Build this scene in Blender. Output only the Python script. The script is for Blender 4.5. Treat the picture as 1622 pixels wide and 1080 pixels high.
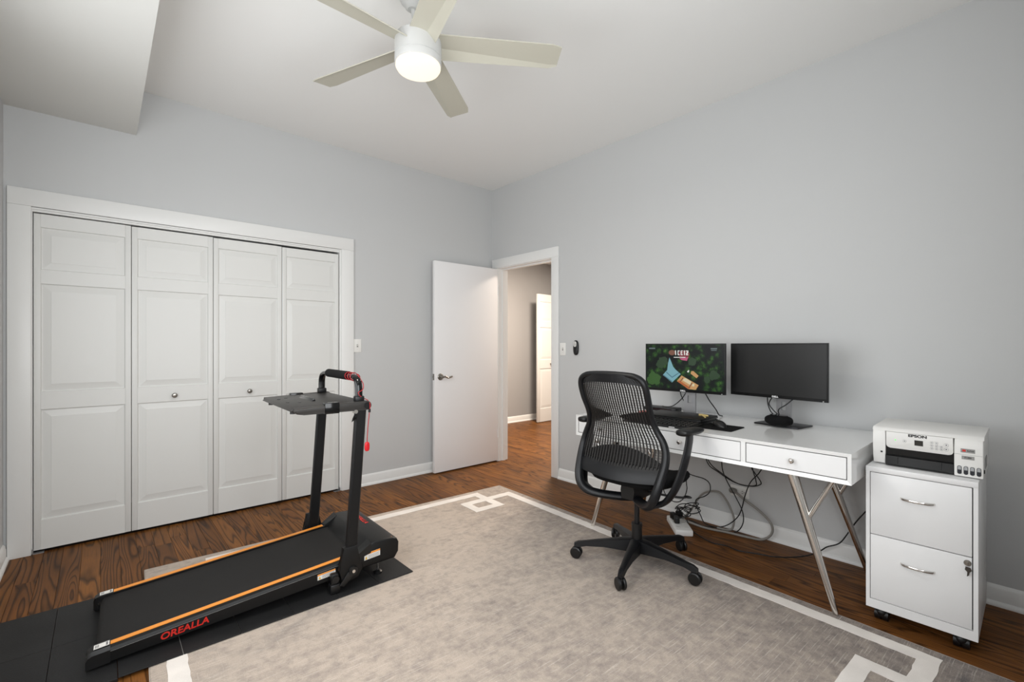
import bpy, bmesh, math, random
from mathutils import Vector, Matrix

for o in list(bpy.data.objects):
    bpy.data.objects.remove(o)
S = bpy.context.scene
C = S.collection
PI = math.pi
R = math.radians

# ------------------------------------------------------------------ camera, world, lights, exposure
cam_d = bpy.data.cameras.new('camera')
cam = bpy.data.objects.new('camera', cam_d)
C.objects.link(cam)
cam.location = (0, 0, 1.22)
cam.rotation_euler = (PI / 2, 0, -0.7249)
cam_d.sensor_fit = 'HORIZONTAL'
cam_d.sensor_width = 36.0
cam_d.lens = 736.0 * 36.0 / 1622.0
cam_d.shift_y = 8.0 / 1622.0
cam_d.clip_start = 0.02
S.camera = cam

world = bpy.data.worlds.new('sky')
S.world = world
world.use_nodes = True
world.node_tree.nodes['Background'].inputs[0].default_value = (0.75, 0.85, 1.0, 1)
world.node_tree.nodes['Background'].inputs[1].default_value = 1.0

def area_light(name, loc, rot, sx, sy, power, col):
    d = bpy.data.lights.new(name, 'AREA')
    d.shape = 'RECTANGLE'
    d.size, d.size_y = sx, sy
    d.energy = power
    d.color = col
    o = bpy.data.objects.new(name, d)
    C.objects.link(o)
    o.location = loc
    o.rotation_euler = rot
    return o

# daylight through the two windows of the room (wall_left and wall_front); unseen warm fill light added in the hallway, no fitting
area_light('daylight_left', (-0.47, 1.65, 1.50), (0, -PI / 2, 0), 1.46, 2.06, 33.0, (0.955, 0.98, 1.0))
area_light('daylight_front', (0.55, -0.24, 1.50), (PI / 2, 0, 0), 1.66, 1.46, 40.0, (0.955, 0.98, 1.0))
area_light('hall_fill_light', (4.5, 3.9, 2.60), (0, 0, 0), 0.5, 0.5, 120.0, (1.0, 0.86, 0.72))

S.view_settings.view_transform = 'Standard'
S.view_settings.look = 'None'
S.view_settings.gamma = 1.0
S.view_settings.use_curve_mapping = False
S.view_settings.exposure = 0.08

# ------------------------------------------------------------------ helpers: materials
def lin(c):
    return tuple(((v / 255.0) / 12.92 if v / 255.0 <= 0.04045 else ((v / 255.0 + 0.055) / 1.055) ** 2.4) for v in c)

MATS = {}
def pmat(name, rgb, rough=0.5, metal=0.0, spec=0.5, bump=0.0, bscale=200.0, coat=0.0, emit=None, estr=0.0, var=0.0, vscale=3.0, sheen=0.0):
    m = bpy.data.materials.new(name)
    m.use_nodes = True
    nt = m.node_tree
    b = nt.nodes['Principled BSDF']
    b.inputs['Base Color'].default_value = (*lin(rgb), 1)
    b.inputs['Roughness'].default_value = rough
    b.inputs['Metallic'].default_value = metal
    b.inputs['Specular IOR Level'].default_value = spec
    b.inputs['Coat Weight'].default_value = coat
    b.inputs['Coat Roughness'].default_value = 0.08
    if sheen:
        b.inputs['Sheen Weight'].default_value = sheen
    if emit:
        b.inputs['Emission Color'].default_value = (*lin(emit), 1)
        b.inputs['Emission Strength'].default_value = estr
    if bump or var:
        tc = nt.nodes.new('ShaderNodeTexCoord')
    if bump:
        n = nt.nodes.new('ShaderNodeTexNoise')
        n.inputs['Scale'].default_value = bscale
        n.inputs['Detail'].default_value = 3
        nt.links.new(tc.outputs['Object'], n.inputs['Vector'])
        bp = nt.nodes.new('ShaderNodeBump')
        bp.inputs['Strength'].default_value = bump
        bp.inputs['Distance'].default_value = 0.002
        nt.links.new(n.outputs['Fac'], bp.inputs['Height'])
        nt.links.new(bp.outputs['Normal'], b.inputs['Normal'])
    if var:
        n2 = nt.nodes.new('ShaderNodeTexNoise')
        n2.inputs['Scale'].default_value = vscale
        n2.inputs['Detail'].default_value = 4
        nt.links.new(tc.outputs['Object'], n2.inputs['Vector'])
        rp = nt.nodes.new('ShaderNodeValToRGB')
        base = lin(rgb)
        rp.color_ramp.elements[0].position = 0.3
        rp.color_ramp.elements[1].position = 0.7
        rp.color_ramp.elements[0].color = (*[v * (1 - var) for v in base], 1)
        rp.color_ramp.elements[1].color = (*[min(1, v * (1 + var)) for v in base], 1)
        nt.links.new(n2.outputs['Fac'], rp.inputs['Fac'])
        nt.links.new(rp.outputs['Color'], b.inputs['Base Color'])
    MATS[name] = m
    return m

class NG:
    """small node builder"""
    def __init__(s, name):
        s.m = bpy.data.materials.new(name)
        s.m.use_nodes = True
        s.nt = s.m.node_tree
        s.b = s.nt.nodes['Principled BSDF']
        MATS[name] = s.m
    def n(s, t, **kw):
        x = s.nt.nodes.new(t)
        for k, v in kw.items():
            if isinstance(k, str) and hasattr(x, k):
                setattr(x, k, v)
        return x
    def put(s, sock, v):
        if hasattr(v, 'is_output'):
            s.nt.links.new(v, sock)
        else:
            sock.default_value = v
    def math(s, op, a, b=0.0, c=None):
        x = s.n('ShaderNodeMath')
        x.operation = op
        s.put(x.inputs[0], a)
        s.put(x.inputs[1], b)
        if c is not None:
            s.put(x.inputs[2], c)
        return x.outputs[0]
    def vec(s, op, a, b):
        x = s.n('ShaderNodeVectorMath')
        x.operation = op
        s.put(x.inputs[0], a)
        s.put(x.inputs[1], b)
        return x.outputs[0]
    def noise(s, v, scale, detail=2.0, rough=0.5, dist=0.0):
        x = s.n('ShaderNodeTexNoise')
        s.put(x.inputs['Vector'], v)
        x.inputs['Scale'].default_value = scale
        x.inputs['Detail'].default_value = detail
        x.inputs['Roughness'].default_value = rough
        x.inputs['Distortion'].default_value = dist
        return x.outputs['Fac']
    def ramp(s, f, stops):
        x = s.n('ShaderNodeValToRGB')
        s.put(x.inputs[0], f)
        e = x.color_ramp.elements
        while len(e) < len(stops):
            e.new(0.5)
        for q, (p, c) in zip(e, stops):
            q.position = p
            q.color = (*c, 1) if len(c) == 3 else c
        return x.outputs['Color']
    def mix(s, f, a, b, mode='MIX'):
        x = s.n('ShaderNodeMix')
        x.data_type = 'RGBA'
        x.blend_type = mode
        s.put(x.inputs[0], f)
        s.put(x.inputs[6], a)
        s.put(x.inputs[7], b)
        return x.outputs[2]
    def bump(s, h, strength, dist=0.002):
        x = s.n('ShaderNodeBump')
        x.inputs['Strength'].default_value = strength
        x.inputs['Distance'].default_value = dist
        s.put(x.inputs['Height'], h)
        s.nt.links.new(x.outputs['Normal'], s.b.inputs['Normal'])

def wood_material():
    g = NG('oak_plank')
    geo = g.n('ShaderNodeNewGeometry')
    oi = g.n('ShaderNodeObjectInfo')
    comb = g.n('ShaderNodeCombineXYZ')
    g.put(comb.inputs[0], g.math('MULTIPLY', oi.outputs['Random'], 53.0))
    g.put(comb.inputs[1], g.math('MULTIPLY', oi.outputs['Random'], 191.0))
    p = g.vec('ADD', geo.outputs['Position'], comb.outputs[0])
    warp = g.noise(g.vec('MULTIPLY', p, (9.0, 2.2, 1.0)), 1.0, 2.0)
    ring = g.noise(g.vec('MULTIPLY', p, (10.0, 0.75, 1.0)), 1.0, 1.2, 0.4, 0.4)
    rv = g.math('ADD', g.math('MULTIPLY', ring, 14.0), g.math('MULTIPLY', warp, 0.9))
    saw = g.math('FRACT', rv)
    line = g.ramp(saw, [(0.0, (0.05, 0.05, 0.05)), (0.10, (0.35, 0.35, 0.35)), (0.32, (0.9, 0.9, 0.9)), (0.8, (1, 1, 1)), (0.97, (0.25, 0.25, 0.25))])
    fibre = g.noise(g.vec('MULTIPLY', p, (240.0, 7.0, 1.0)), 1.0, 3.0, 0.6)
    cloud = g.noise(p, 2.2, 3.0)
    base = g.ramp(oi.outputs['Random'], [(0.0, lin((104, 66, 32))), (0.35, lin((116, 73, 35))), (0.7, lin((130, 84, 40))), (1.0, lin((108, 68, 32)))])
    lf = g.math('MULTIPLY_ADD', line, 0.84, 0.16)
    c1 = g.mix(1.0, base, g.ramp(lf, [(0.0, (0.0, 0.0, 0.0)), (1.0, (1.08, 1.08, 1.08))]), 'MULTIPLY')
    ff = g.ramp(fibre, [(0.3, (0.68, 0.68, 0.68)), (0.62, (1.1, 1.1, 1.1))])
    c2 = g.mix(0.8, c1, ff, 'MULTIPLY')
    cl = g.ramp(cloud, [(0.3, (0.8, 0.8, 0.8)), (0.7, (1.15, 1.15, 1.15))])
    c3 = g.mix(1.0, c2, cl, 'MULTIPLY')
    g.put(g.b.inputs['Base Color'], c3)
    g.put(g.b.inputs['Roughness'], g.math('MULTIPLY_ADD', fibre, 0.15, 0.36))
    g.b.inputs['Specular IOR Level'].default_value = 0.12
    g.b.inputs['Coat Weight'].default_value = 0.0
    g.b.inputs['Coat Roughness'].default_value = 0.25
    g.bump(g.math('MULTIPLY_ADD', line, 0.5, fibre), 0.18, 0.0012)
    return g.m

def rug_material(name, light, dark, thread):
    g = NG(name)
    tc = g.n('ShaderNodeTexCoord')
    p = tc.outputs['Object']
    big = g.noise(p, 1.1, 4.0, 0.6, 0.3)
    mot = g.noise(p, 24.0, 6.0, 0.72)
    med = g.noise(g.vec('MULTIPLY', p, (3.0, 6.0, 1.0)), 1.6, 5.0, 0.62)
    streak = g.noise(g.vec('MULTIPLY', p, (7.0, 190.0, 1.0)), 1.0, 3.0, 0.6)
    streak2 = g.noise(g.vec('MULTIPLY', p, (80.0, 5.0, 1.0)), 1.0, 3.0, 0.6)
    fine = g.noise(p, 420.0, 2.0)
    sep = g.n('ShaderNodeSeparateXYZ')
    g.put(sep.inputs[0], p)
    edge_tone = g.math('ADD', g.math('MULTIPLY', g.math('MAXIMUM', g.math('ADD', sep.outputs[0], 0.9), 0.0), 0.22), g.math('MULTIPLY', sep.outputs[1], -0.05))  # darker towards the right edge and the camera end
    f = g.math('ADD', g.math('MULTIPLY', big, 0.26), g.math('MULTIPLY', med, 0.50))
    f = g.math('ADD', f, edge_tone)
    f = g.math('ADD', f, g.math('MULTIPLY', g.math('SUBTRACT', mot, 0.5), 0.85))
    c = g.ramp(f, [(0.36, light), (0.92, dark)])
    th = g.ramp(streak, [(0.56, (0, 0, 0)), (0.70, (1, 1, 1))])
    c = g.mix(g.math('MULTIPLY', th, 0.50), c, (*thread, 1))
    th2 = g.ramp(streak2, [(0.64, (0, 0, 0)), (0.76, (1, 1, 1))])
    c = g.mix(g.math('MULTIPLY', th2, 0.25), c, (*thread, 1))
    fv = g.ramp(fine, [(0.3, (0.80, 0.80, 0.80)), (0.7, (1.12, 1.12, 1.12))])
    c = g.mix(0.8, c, fv, 'MULTIPLY')
    g.put(g.b.inputs['Base Color'], c)
    g.b.inputs['Roughness'].default_value = 0.95
    g.b.inputs['Specular IOR Level'].default_value = 0.1
    g.b.inputs['Sheen Weight'].default_value = 0.12
    g.bump(g.math('ADD', fine, g.math('MULTIPLY', streak, 0.7)), 0.5, 0.003)
    return g.m

def paint(name, rgb, rough=0.55, b=0.05):
    return pmat(name, rgb, rough, 0, 0.35, bump=b, bscale=350.0)

paint('wall_paint', (202, 203, 203), 0.6)
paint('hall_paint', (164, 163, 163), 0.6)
paint('ceiling_paint', (242, 242, 240), 0.75)
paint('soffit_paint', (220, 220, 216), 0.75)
pmat('trim_white', (234, 234, 232), 0.35, 0, 0.5, bump=0.03, bscale=120.0)
pmat('door_white', (223, 223, 220), 0.4, 0, 0.5, bump=0.03, bscale=120.0)
pmat('slab_door_white', (242, 241, 241), 0.42, 0, 0.5, bump=0.03, bscale=120.0)
pmat('lacquer', (240, 240, 239), 0.12, 0, 0.5, coat=0.4)
pmat('drawer_white', (238, 238, 238), 0.25, 0, 0.5)
pmat('steel_white', (236, 236, 236), 0.35, 0, 0.5)
pmat('plastic_white', (232, 231, 228), 0.38)
pmat('switch_white', (238, 237, 233), 0.35)
pmat('fan_white', (200, 200, 198), 0.5, 0, 0.3)
pmat('fan_blade', (190, 187, 173), 0.45, 0, 0.3)
pmat('black_plastic', (13, 13, 14), 0.42)
pmat('satin_black', (10, 10, 11), 0.45, 0, 0.35, bump=0.06, bscale=500.0)
pmat('gloss_black', (10, 10, 11), 0.14)
pmat('chair_black', (13, 14, 17), 0.42, 0, 0.4)
pmat('chair_mesh', (20, 17, 16), 0.6)
pmat('fabric_black', (12, 12, 13), 0.9, 0, 0.2, bump=0.4, bscale=900.0)
pmat('rubber_mat', (24, 24, 25), 0.6, 0, 0.35, bump=0.35, bscale=260.0, var=0.28, vscale=5.0)
pmat('belt', (25, 24, 24), 0.7, 0, 0.3, bump=0.35, bscale=700.0, var=0.12, vscale=4.0)
pmat('console_grey', (52, 50, 48), 0.45, 0.15, 0.5, bump=0.05, bscale=600.0)
pmat('orange', (236, 150, 55), 0.4)
pmat('red_print', (205, 38, 28), 0.4)
pmat('red_cord', (160, 22, 30), 0.55)
pmat('red_plastic', (205, 25, 35), 0.35)
pmat('foam', (24, 23, 23), 0.85, 0, 0.2)
pmat('chrome', (225, 222, 218), 0.12, 1.0)
pmat('nickel', (150, 146, 140), 0.28, 1.0)
pmat('dark_nickel', (95, 92, 90), 0.25, 1.0)
pmat('brushed_silver', (172, 172, 174), 0.38, 0.7)
pmat('dark_metal', (52, 52, 54), 0.35, 0.8)
pmat('cable_black', (14, 14, 14), 0.45)
pmat('cable_grey', (140, 136, 130), 0.5)
pmat('plug_grey', (128, 124, 118), 0.5)
pmat('sticker_white', (225, 224, 220), 0.5)
pmat('sticker_grey', (150, 149, 147), 0.5)
pmat('ink_grey', (120, 120, 122), 0.5)
pmat('print_black', (20, 20, 20), 0.5)
pmat('yellow_print', (222, 178, 50), 0.5)
pmat('dark_gap', (12, 12, 12), 0.8)
pmat('floor_base', (30, 20, 14), 0.9)
pmat('screen_off', (26, 26, 26), 0.35, 0, 0.5)
pmat('tank_ink', (44, 46, 52), 0.25)
pmat('tank_clear', (168, 170, 172), 0.2)
pmat('lcd', (48, 48, 46), 0.2)
pmat('green_led', (90, 230, 90), 0.4, emit=(90, 230, 90), estr=1.2)
pmat('button_line', (120, 122, 128), 0.5)
pmat('tan_thing', (220, 195, 130), 0.6)
pmat('red_paper', (200, 110, 100), 0.7)
pmat('white_logo', (230, 230, 230), 0.4)
pmat('lamp_lens', (150, 146, 138), 0.5, emit=(255, 240, 218), estr=0.95)
pmat('mat_edge', (24, 24, 25), 0.7)
wood_material()
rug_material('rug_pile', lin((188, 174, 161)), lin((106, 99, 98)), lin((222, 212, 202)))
pmat('rug_band', (228, 222, 216), 0.95, 0, 0.1, bump=0.5, bscale=420.0, var=0.07, vscale=9.0)
pmat('rug_edge', (176, 166, 156), 0.95, 0, 0.1)

def screen_material():
    g = NG('screen_forest')
    tc = g.n('ShaderNodeTexCoord')
    p = tc.outputs['Object']
    v = g.n('ShaderNodeTexVoronoi')
    g.put(v.inputs['Vector'], p)
    v.inputs['Scale'].default_value = 24.0
    g.b.inputs['Specular IOR Level'].default_value = 0.15
    n = g.noise(p, 60.0, 4.0, 0.7)
    n2 = g.noise(p, 7.0, 2.0)
    sh = g.math('SUBTRACT', g.math('MULTIPLY_ADD', n, 1.3, 0.12), g.math('MULTIPLY', v.outputs['Distance'], 1.0))
    sh = g.math('ADD', sh, g.math('MULTIPLY', g.math('SUBTRACT', n2, 0.5), 0.9))
    c = g.ramp(sh, [(0.05, lin((8, 14, 16))), (0.32, lin((18, 38, 20))), (0.55, lin((38, 72, 30))), (0.85, lin((70, 112, 45)))])
    g.put(g.b.inputs['Emission Color'], c)
    g.b.inputs['Emission Strength'].default_value = 0.75
    g.put(g.b.inputs['Base Color'], (0.01, 0.01, 0.01, 1))
    g.b.inputs['Roughness'].default_value = 0.3
screen_material()
def scr(name, rgb, k=0.8):
    pmat(name, (8, 8, 8), 0.4, emit=rgb, estr=k)
scr('scr_teal', (118, 168, 178)); scr('scr_teal_dark', (70, 112, 128)); scr('scr_tan', (196, 150, 96)); scr('scr_cream', (214, 204, 168))
scr('scr_orange', (176, 96, 44)); scr('scr_white', (235, 235, 230)); scr('scr_red', (120, 34, 46)); scr('scr_pink', (186, 84, 120))
scr('scr_brown', (120, 76, 56)); scr('scr_grey', (120, 140, 140), 0.5); scr('scr_leaf', (50, 92, 32), 0.7); scr('scr_leaf_dark', (30, 62, 28), 0.7)

# ------------------------------------------------------------------ helpers: geometry
class MB:
    def __init__(s):
        s.v, s.f = [], []
    def add(s, vs, fs):
        o = len(s.v)
        s.v += [tuple(p) for p in vs]
        s.f += [tuple(i + o for i in f) for f in fs]
        return s
    def bm(s, b):
        b.verts.index_update()
        s.add([tuple(v.co) for v in b.verts], [[v.index for v in f.verts] for f in b.faces])
        b.free()
        return s
    def box(s, x0, y0, z0, x1, y1, z1, bev=0.0, seg=2):
        b = bmesh.new()
        vs = [b.verts.new((x, y, z)) for z in (z0, z1) for y in (y0, y1) for x in (x0, x1)]
        for f in ((0, 2, 3, 1), (4, 5, 7, 6), (0, 1, 5, 4), (2, 6, 7, 3), (0, 4, 6, 2), (1, 3, 7, 5)):
            b.faces.new([vs[i] for i in f])
        if bev > 0:
            bmesh.ops.bevel(b, geom=list(b.edges), offset=bev, segments=seg, profile=0.5, affect='EDGES')
        return s.bm(b)
    def prism(s, poly, a0, a1, axis='z', bev=0.0, seg=2):
        """poly of 2-D points, extruded along axis: z->(x,y), y->(x,z), x->(y,z)"""
        def m(p, a):
            return {'z': (p[0], p[1], a), 'y': (p[0], a, p[1]), 'x': (a, p[0], p[1])}[axis]
        b = bmesh.new()
        lo = [b.verts.new(m(p, a0)) for p in poly]
        hi = [b.verts.new(m(p, a1)) for p in poly]
        n = len(poly)
        b.faces.new(lo[::-1]); b.faces.new(hi)
        for i in range(n):
            b.faces.new((lo[i], lo[(i + 1) % n], hi[(i + 1) % n], hi[i]))
        if bev > 0:
            es = [e for e in b.edges if (e.verts[0] in lo) == (e.verts[1] in lo)]
            bmesh.ops.bevel(b, geom=es, offset=bev, segments=seg, profile=0.5, affect='EDGES')
        return s.bm(b)
    def loft(s, secs, closed=True, cap=True):
        n = len(secs[0])
        vs = [p for sec in secs for p in sec]
        fs = []
        for k in range(len(secs) - 1):
            for i in range(n if closed else n - 1):
                j = (i + 1) % n
                fs.append((k * n + i, k * n + j, (k + 1) * n + j, (k + 1) * n + i))
        if cap:
            fs.append(tuple(range(n))[::-1])
            fs.append(tuple((len(secs) - 1) * n + i for i in range(n)))
        return s.add(vs, fs)
    def tube(s, pts, r, n=8, loop=False, radii=None, flat=None, up=None):
        """round tube; flat=(ra, rb): elliptic section with ra along 'up' cross direction"""
        P = [Vector(p) for p in pts]
        m = len(P)
        secs = []
        prev = None
        for i in range(m):
            if loop:
                t = P[(i + 1) % m] - P[i - 1]
            else:
                t = P[min(i + 1, m - 1)] - P[max(i - 1, 0)]
            if t.length < 1e-9:
                t = Vector((0, 0, 1))
            t.normalize()
            if up is not None:
                a = Vector(up)
                a = a - t * a.dot(t)
                if a.length < 1e-6:
                    a = t.orthogonal()
            elif prev is None:
                a = t.orthogonal()
            else:
                a = prev - t * prev.dot(t)
                if a.length < 1e-6:
                    a = t.orthogonal()
            a.normalize()
            prev = a
            c = t.cross(a)
            rr = radii[i] if radii else r
            ra, rb = (flat if flat else (1.0, 1.0))
            secs.append([P[i] + a * (math.cos(2 * PI * k / n) * rr * ra) + c * (math.sin(2 * PI * k / n) * rr * rb) for k in range(n)])
        if loop:
            secs.append(secs[0])
        return s.loft(secs, True, not loop)
    def cyl(s, p0, p1, r0, r1=None, n=16):
        r1 = r0 if r1 is None else r1
        return s.tube([p0, p1], 1.0, n, radii=[r0, r1])
    def lathe(s, prof, cx, cy, n=32):
        """profile of (r, z) around a vertical axis"""
        secs = []
        for r, z in prof:
            secs.append([(cx + max(r, 1e-4) * math.cos(2 * PI * k / n), cy + max(r, 1e-4) * math.sin(2 * PI * k / n), z) for k in range(n)])
        return s.loft(secs, True, True)
    def ell(s, c, rx, ry, rz, n=20, m=12, e=2.0):
        def sg(v, q):
            return math.copysign(abs(v) ** q, v)
        secs = []
        for j in range(m + 1):
            ph = -PI / 2 + PI * j / m
            cz, rr = sg(math.sin(ph), 2 / e), abs(math.cos(ph)) ** (2 / e)
            rr = max(rr, 0.002)
            secs.append([(c[0] + rx * rr * sg(math.cos(2 * PI * k / n), 2 / e), c[1] + ry * rr * sg(math.sin(2 * PI * k / n), 2 / e), c[2] + rz * cz) for k in range(n)])
        return s.loft(secs, True, True)
    def xf(s, fn):
        s.v = [tuple(fn(Vector(p))) for p in s.v]
        return s
    def build(s, name, mat, parent=None, org=(0, 0, 0), smooth=35, rot=None, rec=True):
        me = bpy.data.meshes.new(name)
        me.from_pydata([(p[0] - org[0], p[1] - org[1], p[2] - org[2]) for p in s.v], [], s.f)
        if rec:
            b = bmesh.new()
            b.from_mesh(me)
            bmesh.ops.remove_doubles(b, verts=b.verts, dist=1e-6)
            bmesh.ops.recalc_face_normals(b, faces=b.faces)
            b.to_mesh(me)
            b.free()
        me.update()
        if smooth:
            me.shade_smooth()
            me.set_sharp_from_angle(angle=R(smooth))
        me.materials.append(MATS[mat] if isinstance(mat, str) else mat)
        o = bpy.data.objects.new(name, me)
        C.objects.link(o)
        if parent is not None:
            o.parent = parent
        else:
            o.location = org
        if rot:
            o.rotation_euler = rot
        return o

def tag(o, label=None, cat=None, group=None, kind=None):
    if label: o['label'] = label
    if cat: o['category'] = cat
    if group: o['group'] = group
    if kind: o['kind'] = kind
    return o

def empty(name, loc, rz=0.0, label=None, cat=None, group=None, kind=None):
    o = bpy.data.objects.new(name, None)
    o.empty_display_size = 0.05
    C.objects.link(o)
    o.location = loc
    o.rotation_euler = (0, 0, rz)
    return tag(o, label, cat, group, kind)

def spline(pts, k=6, loop=False):
    P = [Vector(p) for p in pts]
    n = len(P)
    out = []
    for i in range(n if loop else n - 1):
        p0 = P[(i - 1) % n] if loop or i > 0 else P[0]
        p1, p2 = P[i], P[(i + 1) % n]
        p3 = P[(i + 2) % n] if loop or i + 2 < n else P[-1]
        for j in range(k):
            t = j / k
            out.append(0.5 * ((2 * p1) + (p2 - p0) * t + (2 * p0 - 5 * p1 + 4 * p2 - p3) * t * t + (3 * p1 - p0 - 3 * p2 + p3) * t ** 3))
    if not loop:
        out.append(P[-1])
    return out

def rrect(x0, y0, x1, y1, r, n=5):
    pts = []
    for cx, cy, a in ((x1 - r, y1 - r, 0), (x0 + r, y1 - r, 90), (x0 + r, y0 + r, 180), (x1 - r, y0 + r, 270)):
        for i in range(n + 1):
            t = R(a + 90 * i / n)
            pts.append((cx + r * math.cos(t), cy + r * math.sin(t)))
    return pts

def text(name, body, size, mat, parent, loc, xdir, ydir, depth=0.0006, sx=1.0, shear=0.0, bold=0.0):
    cu = bpy.data.curves.new(name, 'FONT')
    cu.body = body
    cu.size = size
    cu.align_x = 'CENTER'
    cu.align_y = 'CENTER'
    cu.extrude = depth
    cu.offset = bold
    cu.shear = shear
    tmp = bpy.data.objects.new(name + '_tmp', cu)
    C.objects.link(tmp)
    bpy.context.view_layer.update()
    dg = bpy.context.evaluated_depsgraph_get()
    me = bpy.data.meshes.new_from_object(tmp.evaluated_get(dg))
    bpy.data.objects.remove(tmp)
    X, Y = Vector(xdir).normalized(), Vector(ydir).normalized()
    Z = X.cross(Y)
    M = Matrix(((X.x * sx, Y.x, Z.x, loc[0]), (X.y * sx, Y.y, Z.y, loc[1]), (X.z * sx, Y.z, Z.z, loc[2]), (0, 0, 0, 1)))
    me.transform(M)
    me.materials.clear()
    me.materials.append(MATS[mat])
    o = bpy.data.objects.new(name, me)
    C.objects.link(o)
    o.parent = parent
    return o

# ------------------------------------------------------------------ the room
XL, XR, YB, YF, ZC = -0.414, 3.167, 3.90, -0.18, 2.896
T = 0.12
CX0, CX1, CZ = -0.302, 1.522, 2.032            # closet opening
DY0, DY1, DZ = 3.005, 3.79, 2.045              # doorway in wall_right
HX, HY0, HY1, HZ = 5.80, 2.2, 5.55, 2.62       # hallway

def struct(name, mb, mat, label=None, cat=None, org=(0, 0, 0), parent=None, smooth=0):
    o = mb.build(name, mat, parent, org, smooth)
    if parent is None:
        tag(o, label, cat, kind='structure')
    return o

floor = struct('floor', MB().box(XL - T, YF - T, -0.05, XR, YB + 0.9, -0.004).box(XR, HY0 - T, -0.05, HX + T, HY1 + T, -0.004), 'floor_base',
               'dark brown oak strip floor under rug and desk', 'floor')
# oak boards, run along y; every board its own piece
random.seed(11)
def unit_plank():
    cx, cy = 0.005, 0.0004
    v = [(0, 0, 0), (1, 0, 0), (1, 1, 0), (0, 1, 0), (0, 0, .8), (1, 0, .8), (1, 1, .8), (0, 1, .8), (cx, cy, 1), (1 - cx, cy, 1), (1 - cx, 1 - cy, 1), (cx, 1 - cy, 1)]
    f = [(0, 3, 2, 1), (0, 1, 5, 4), (1, 2, 6, 5), (2, 3, 7, 6), (3, 0, 4, 7), (4, 5, 9, 8), (5, 6, 10, 9), (6, 7, 11, 10), (7, 4, 8, 11), (8, 9, 10, 11)]
    me = bpy.data.meshes.new('plank')
    me.from_pydata(v, [], f)
    me.materials.append(MATS['oak_plank'])
    return me
plank_me = unit_plank()
PW = 0.083
x = XL
while x < HX - 0.01:
    inroom = x + PW * 0.5 < XR
    y0, y1 = (YF, YB + 0.02) if inroom else (HY0, HY1)
    y = y0 - random.uniform(0.0, 1.2)
    while y < y1:
        L = random.uniform(0.9, 2.1)
        a, b = max(y, y0), min(y + L, y1)
        if b - a > 0.02:
            o = bpy.data.objects.new('plank', plank_me)
            C.objects.link(o)
            o.parent = floor
            o.location = (x + 0.0004, a + 0.0004, -0.0045)
            o.scale = (PW - 0.0008, b - a - 0.0008, 0.0045)
        y += L
    x += PW

wb = MB().box(XL - T, YB, 0, CX0, YB + T, ZC).box(CX1, YB, 0, XR, YB + T, ZC).box(CX0, YB, CZ, CX1, YB + T, ZC)
struct('wall_back', wb, 'wall_paint', 'light grey painted wall around the white closet doors', 'wall')
wr = MB().box(XR, YF - T, 0, XR + T, DY0, ZC).box(XR, DY1, 0, XR + T, HY1 + T, ZC).box(XR, DY0, DZ, XR + T, DY1, ZC)
struct('wall_right', wr, 'wall_paint', 'light grey painted wall behind the desk and the monitors', 'wall')
WY0, WY1, WZ0, WZ1 = 0.60, 2.70, 0.75, 2.25
wl = MB().box(XL - T, YF - T, 0, XL, WY0, ZC).box(XL - T, WY1, 0, XL, YB, ZC).box(XL - T, WY0, 0, XL, WY1, WZ0).box(XL - T, WY0, WZ1, XL, WY1, ZC)
struct('wall_left', wl, 'wall_paint', 'light grey painted wall at the left edge of the closet', 'wall')
FX0, FX1 = -0.30, 1.40
wf = MB().box(XL, YF - T, 0, FX0, YF, ZC).box(FX1, YF - T, 0, XR, YF, ZC).box(FX0, YF - T, 0, FX1, YF, WZ0).box(FX0, YF - T, WZ1, FX1, YF, ZC)
struct('wall_front', wf, 'wall_paint', 'light grey painted wall behind the camera with a wide window', 'wall')
struct('ceiling', MB().box(XL - T, YF - T, ZC, XR + T, YB + T, ZC + 0.1), 'ceiling_paint', 'flat white ceiling above the fan', 'ceiling')
struct('ceiling_soffit', MB().box(XL, YF, 2.596, 0.176, YB, ZC - 0.0005), 'soffit_paint', 'boxed dropped soffit in the upper left corner of the ceiling', 'soffit')
# closet inside
cl = MB().box(XL - T, YB + 0.78, 0, CX1 + 0.4, YB + 0.85, ZC).box(XL - T - 0.05, YB + T, 0, XL - T, YB + 0.85, ZC).box(CX1 + 0.33, YB + T, 0, CX1 + 0.4, YB + 0.78, ZC).box(XL - T, YB + T, 2.4, CX1 + 0.4, YB + 0.85, 2.45)
struct('wall_closet', cl, 'wall_paint', 'plain inside of the closet behind the bifold doors', 'wall')
# hallway
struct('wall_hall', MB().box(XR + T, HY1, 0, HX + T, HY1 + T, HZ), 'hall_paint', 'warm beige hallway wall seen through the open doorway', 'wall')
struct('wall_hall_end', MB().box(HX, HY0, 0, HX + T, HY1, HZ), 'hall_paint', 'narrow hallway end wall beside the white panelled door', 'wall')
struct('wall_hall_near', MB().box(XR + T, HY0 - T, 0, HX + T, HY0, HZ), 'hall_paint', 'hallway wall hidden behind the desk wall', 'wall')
struct('ceiling_hall', MB().box(XR + T, HY0 - T, HZ, HX + T, HY1 + T, HZ + 0.1), 'ceiling_paint', 'low white hallway ceiling above the doorway', 'ceiling')

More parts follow.
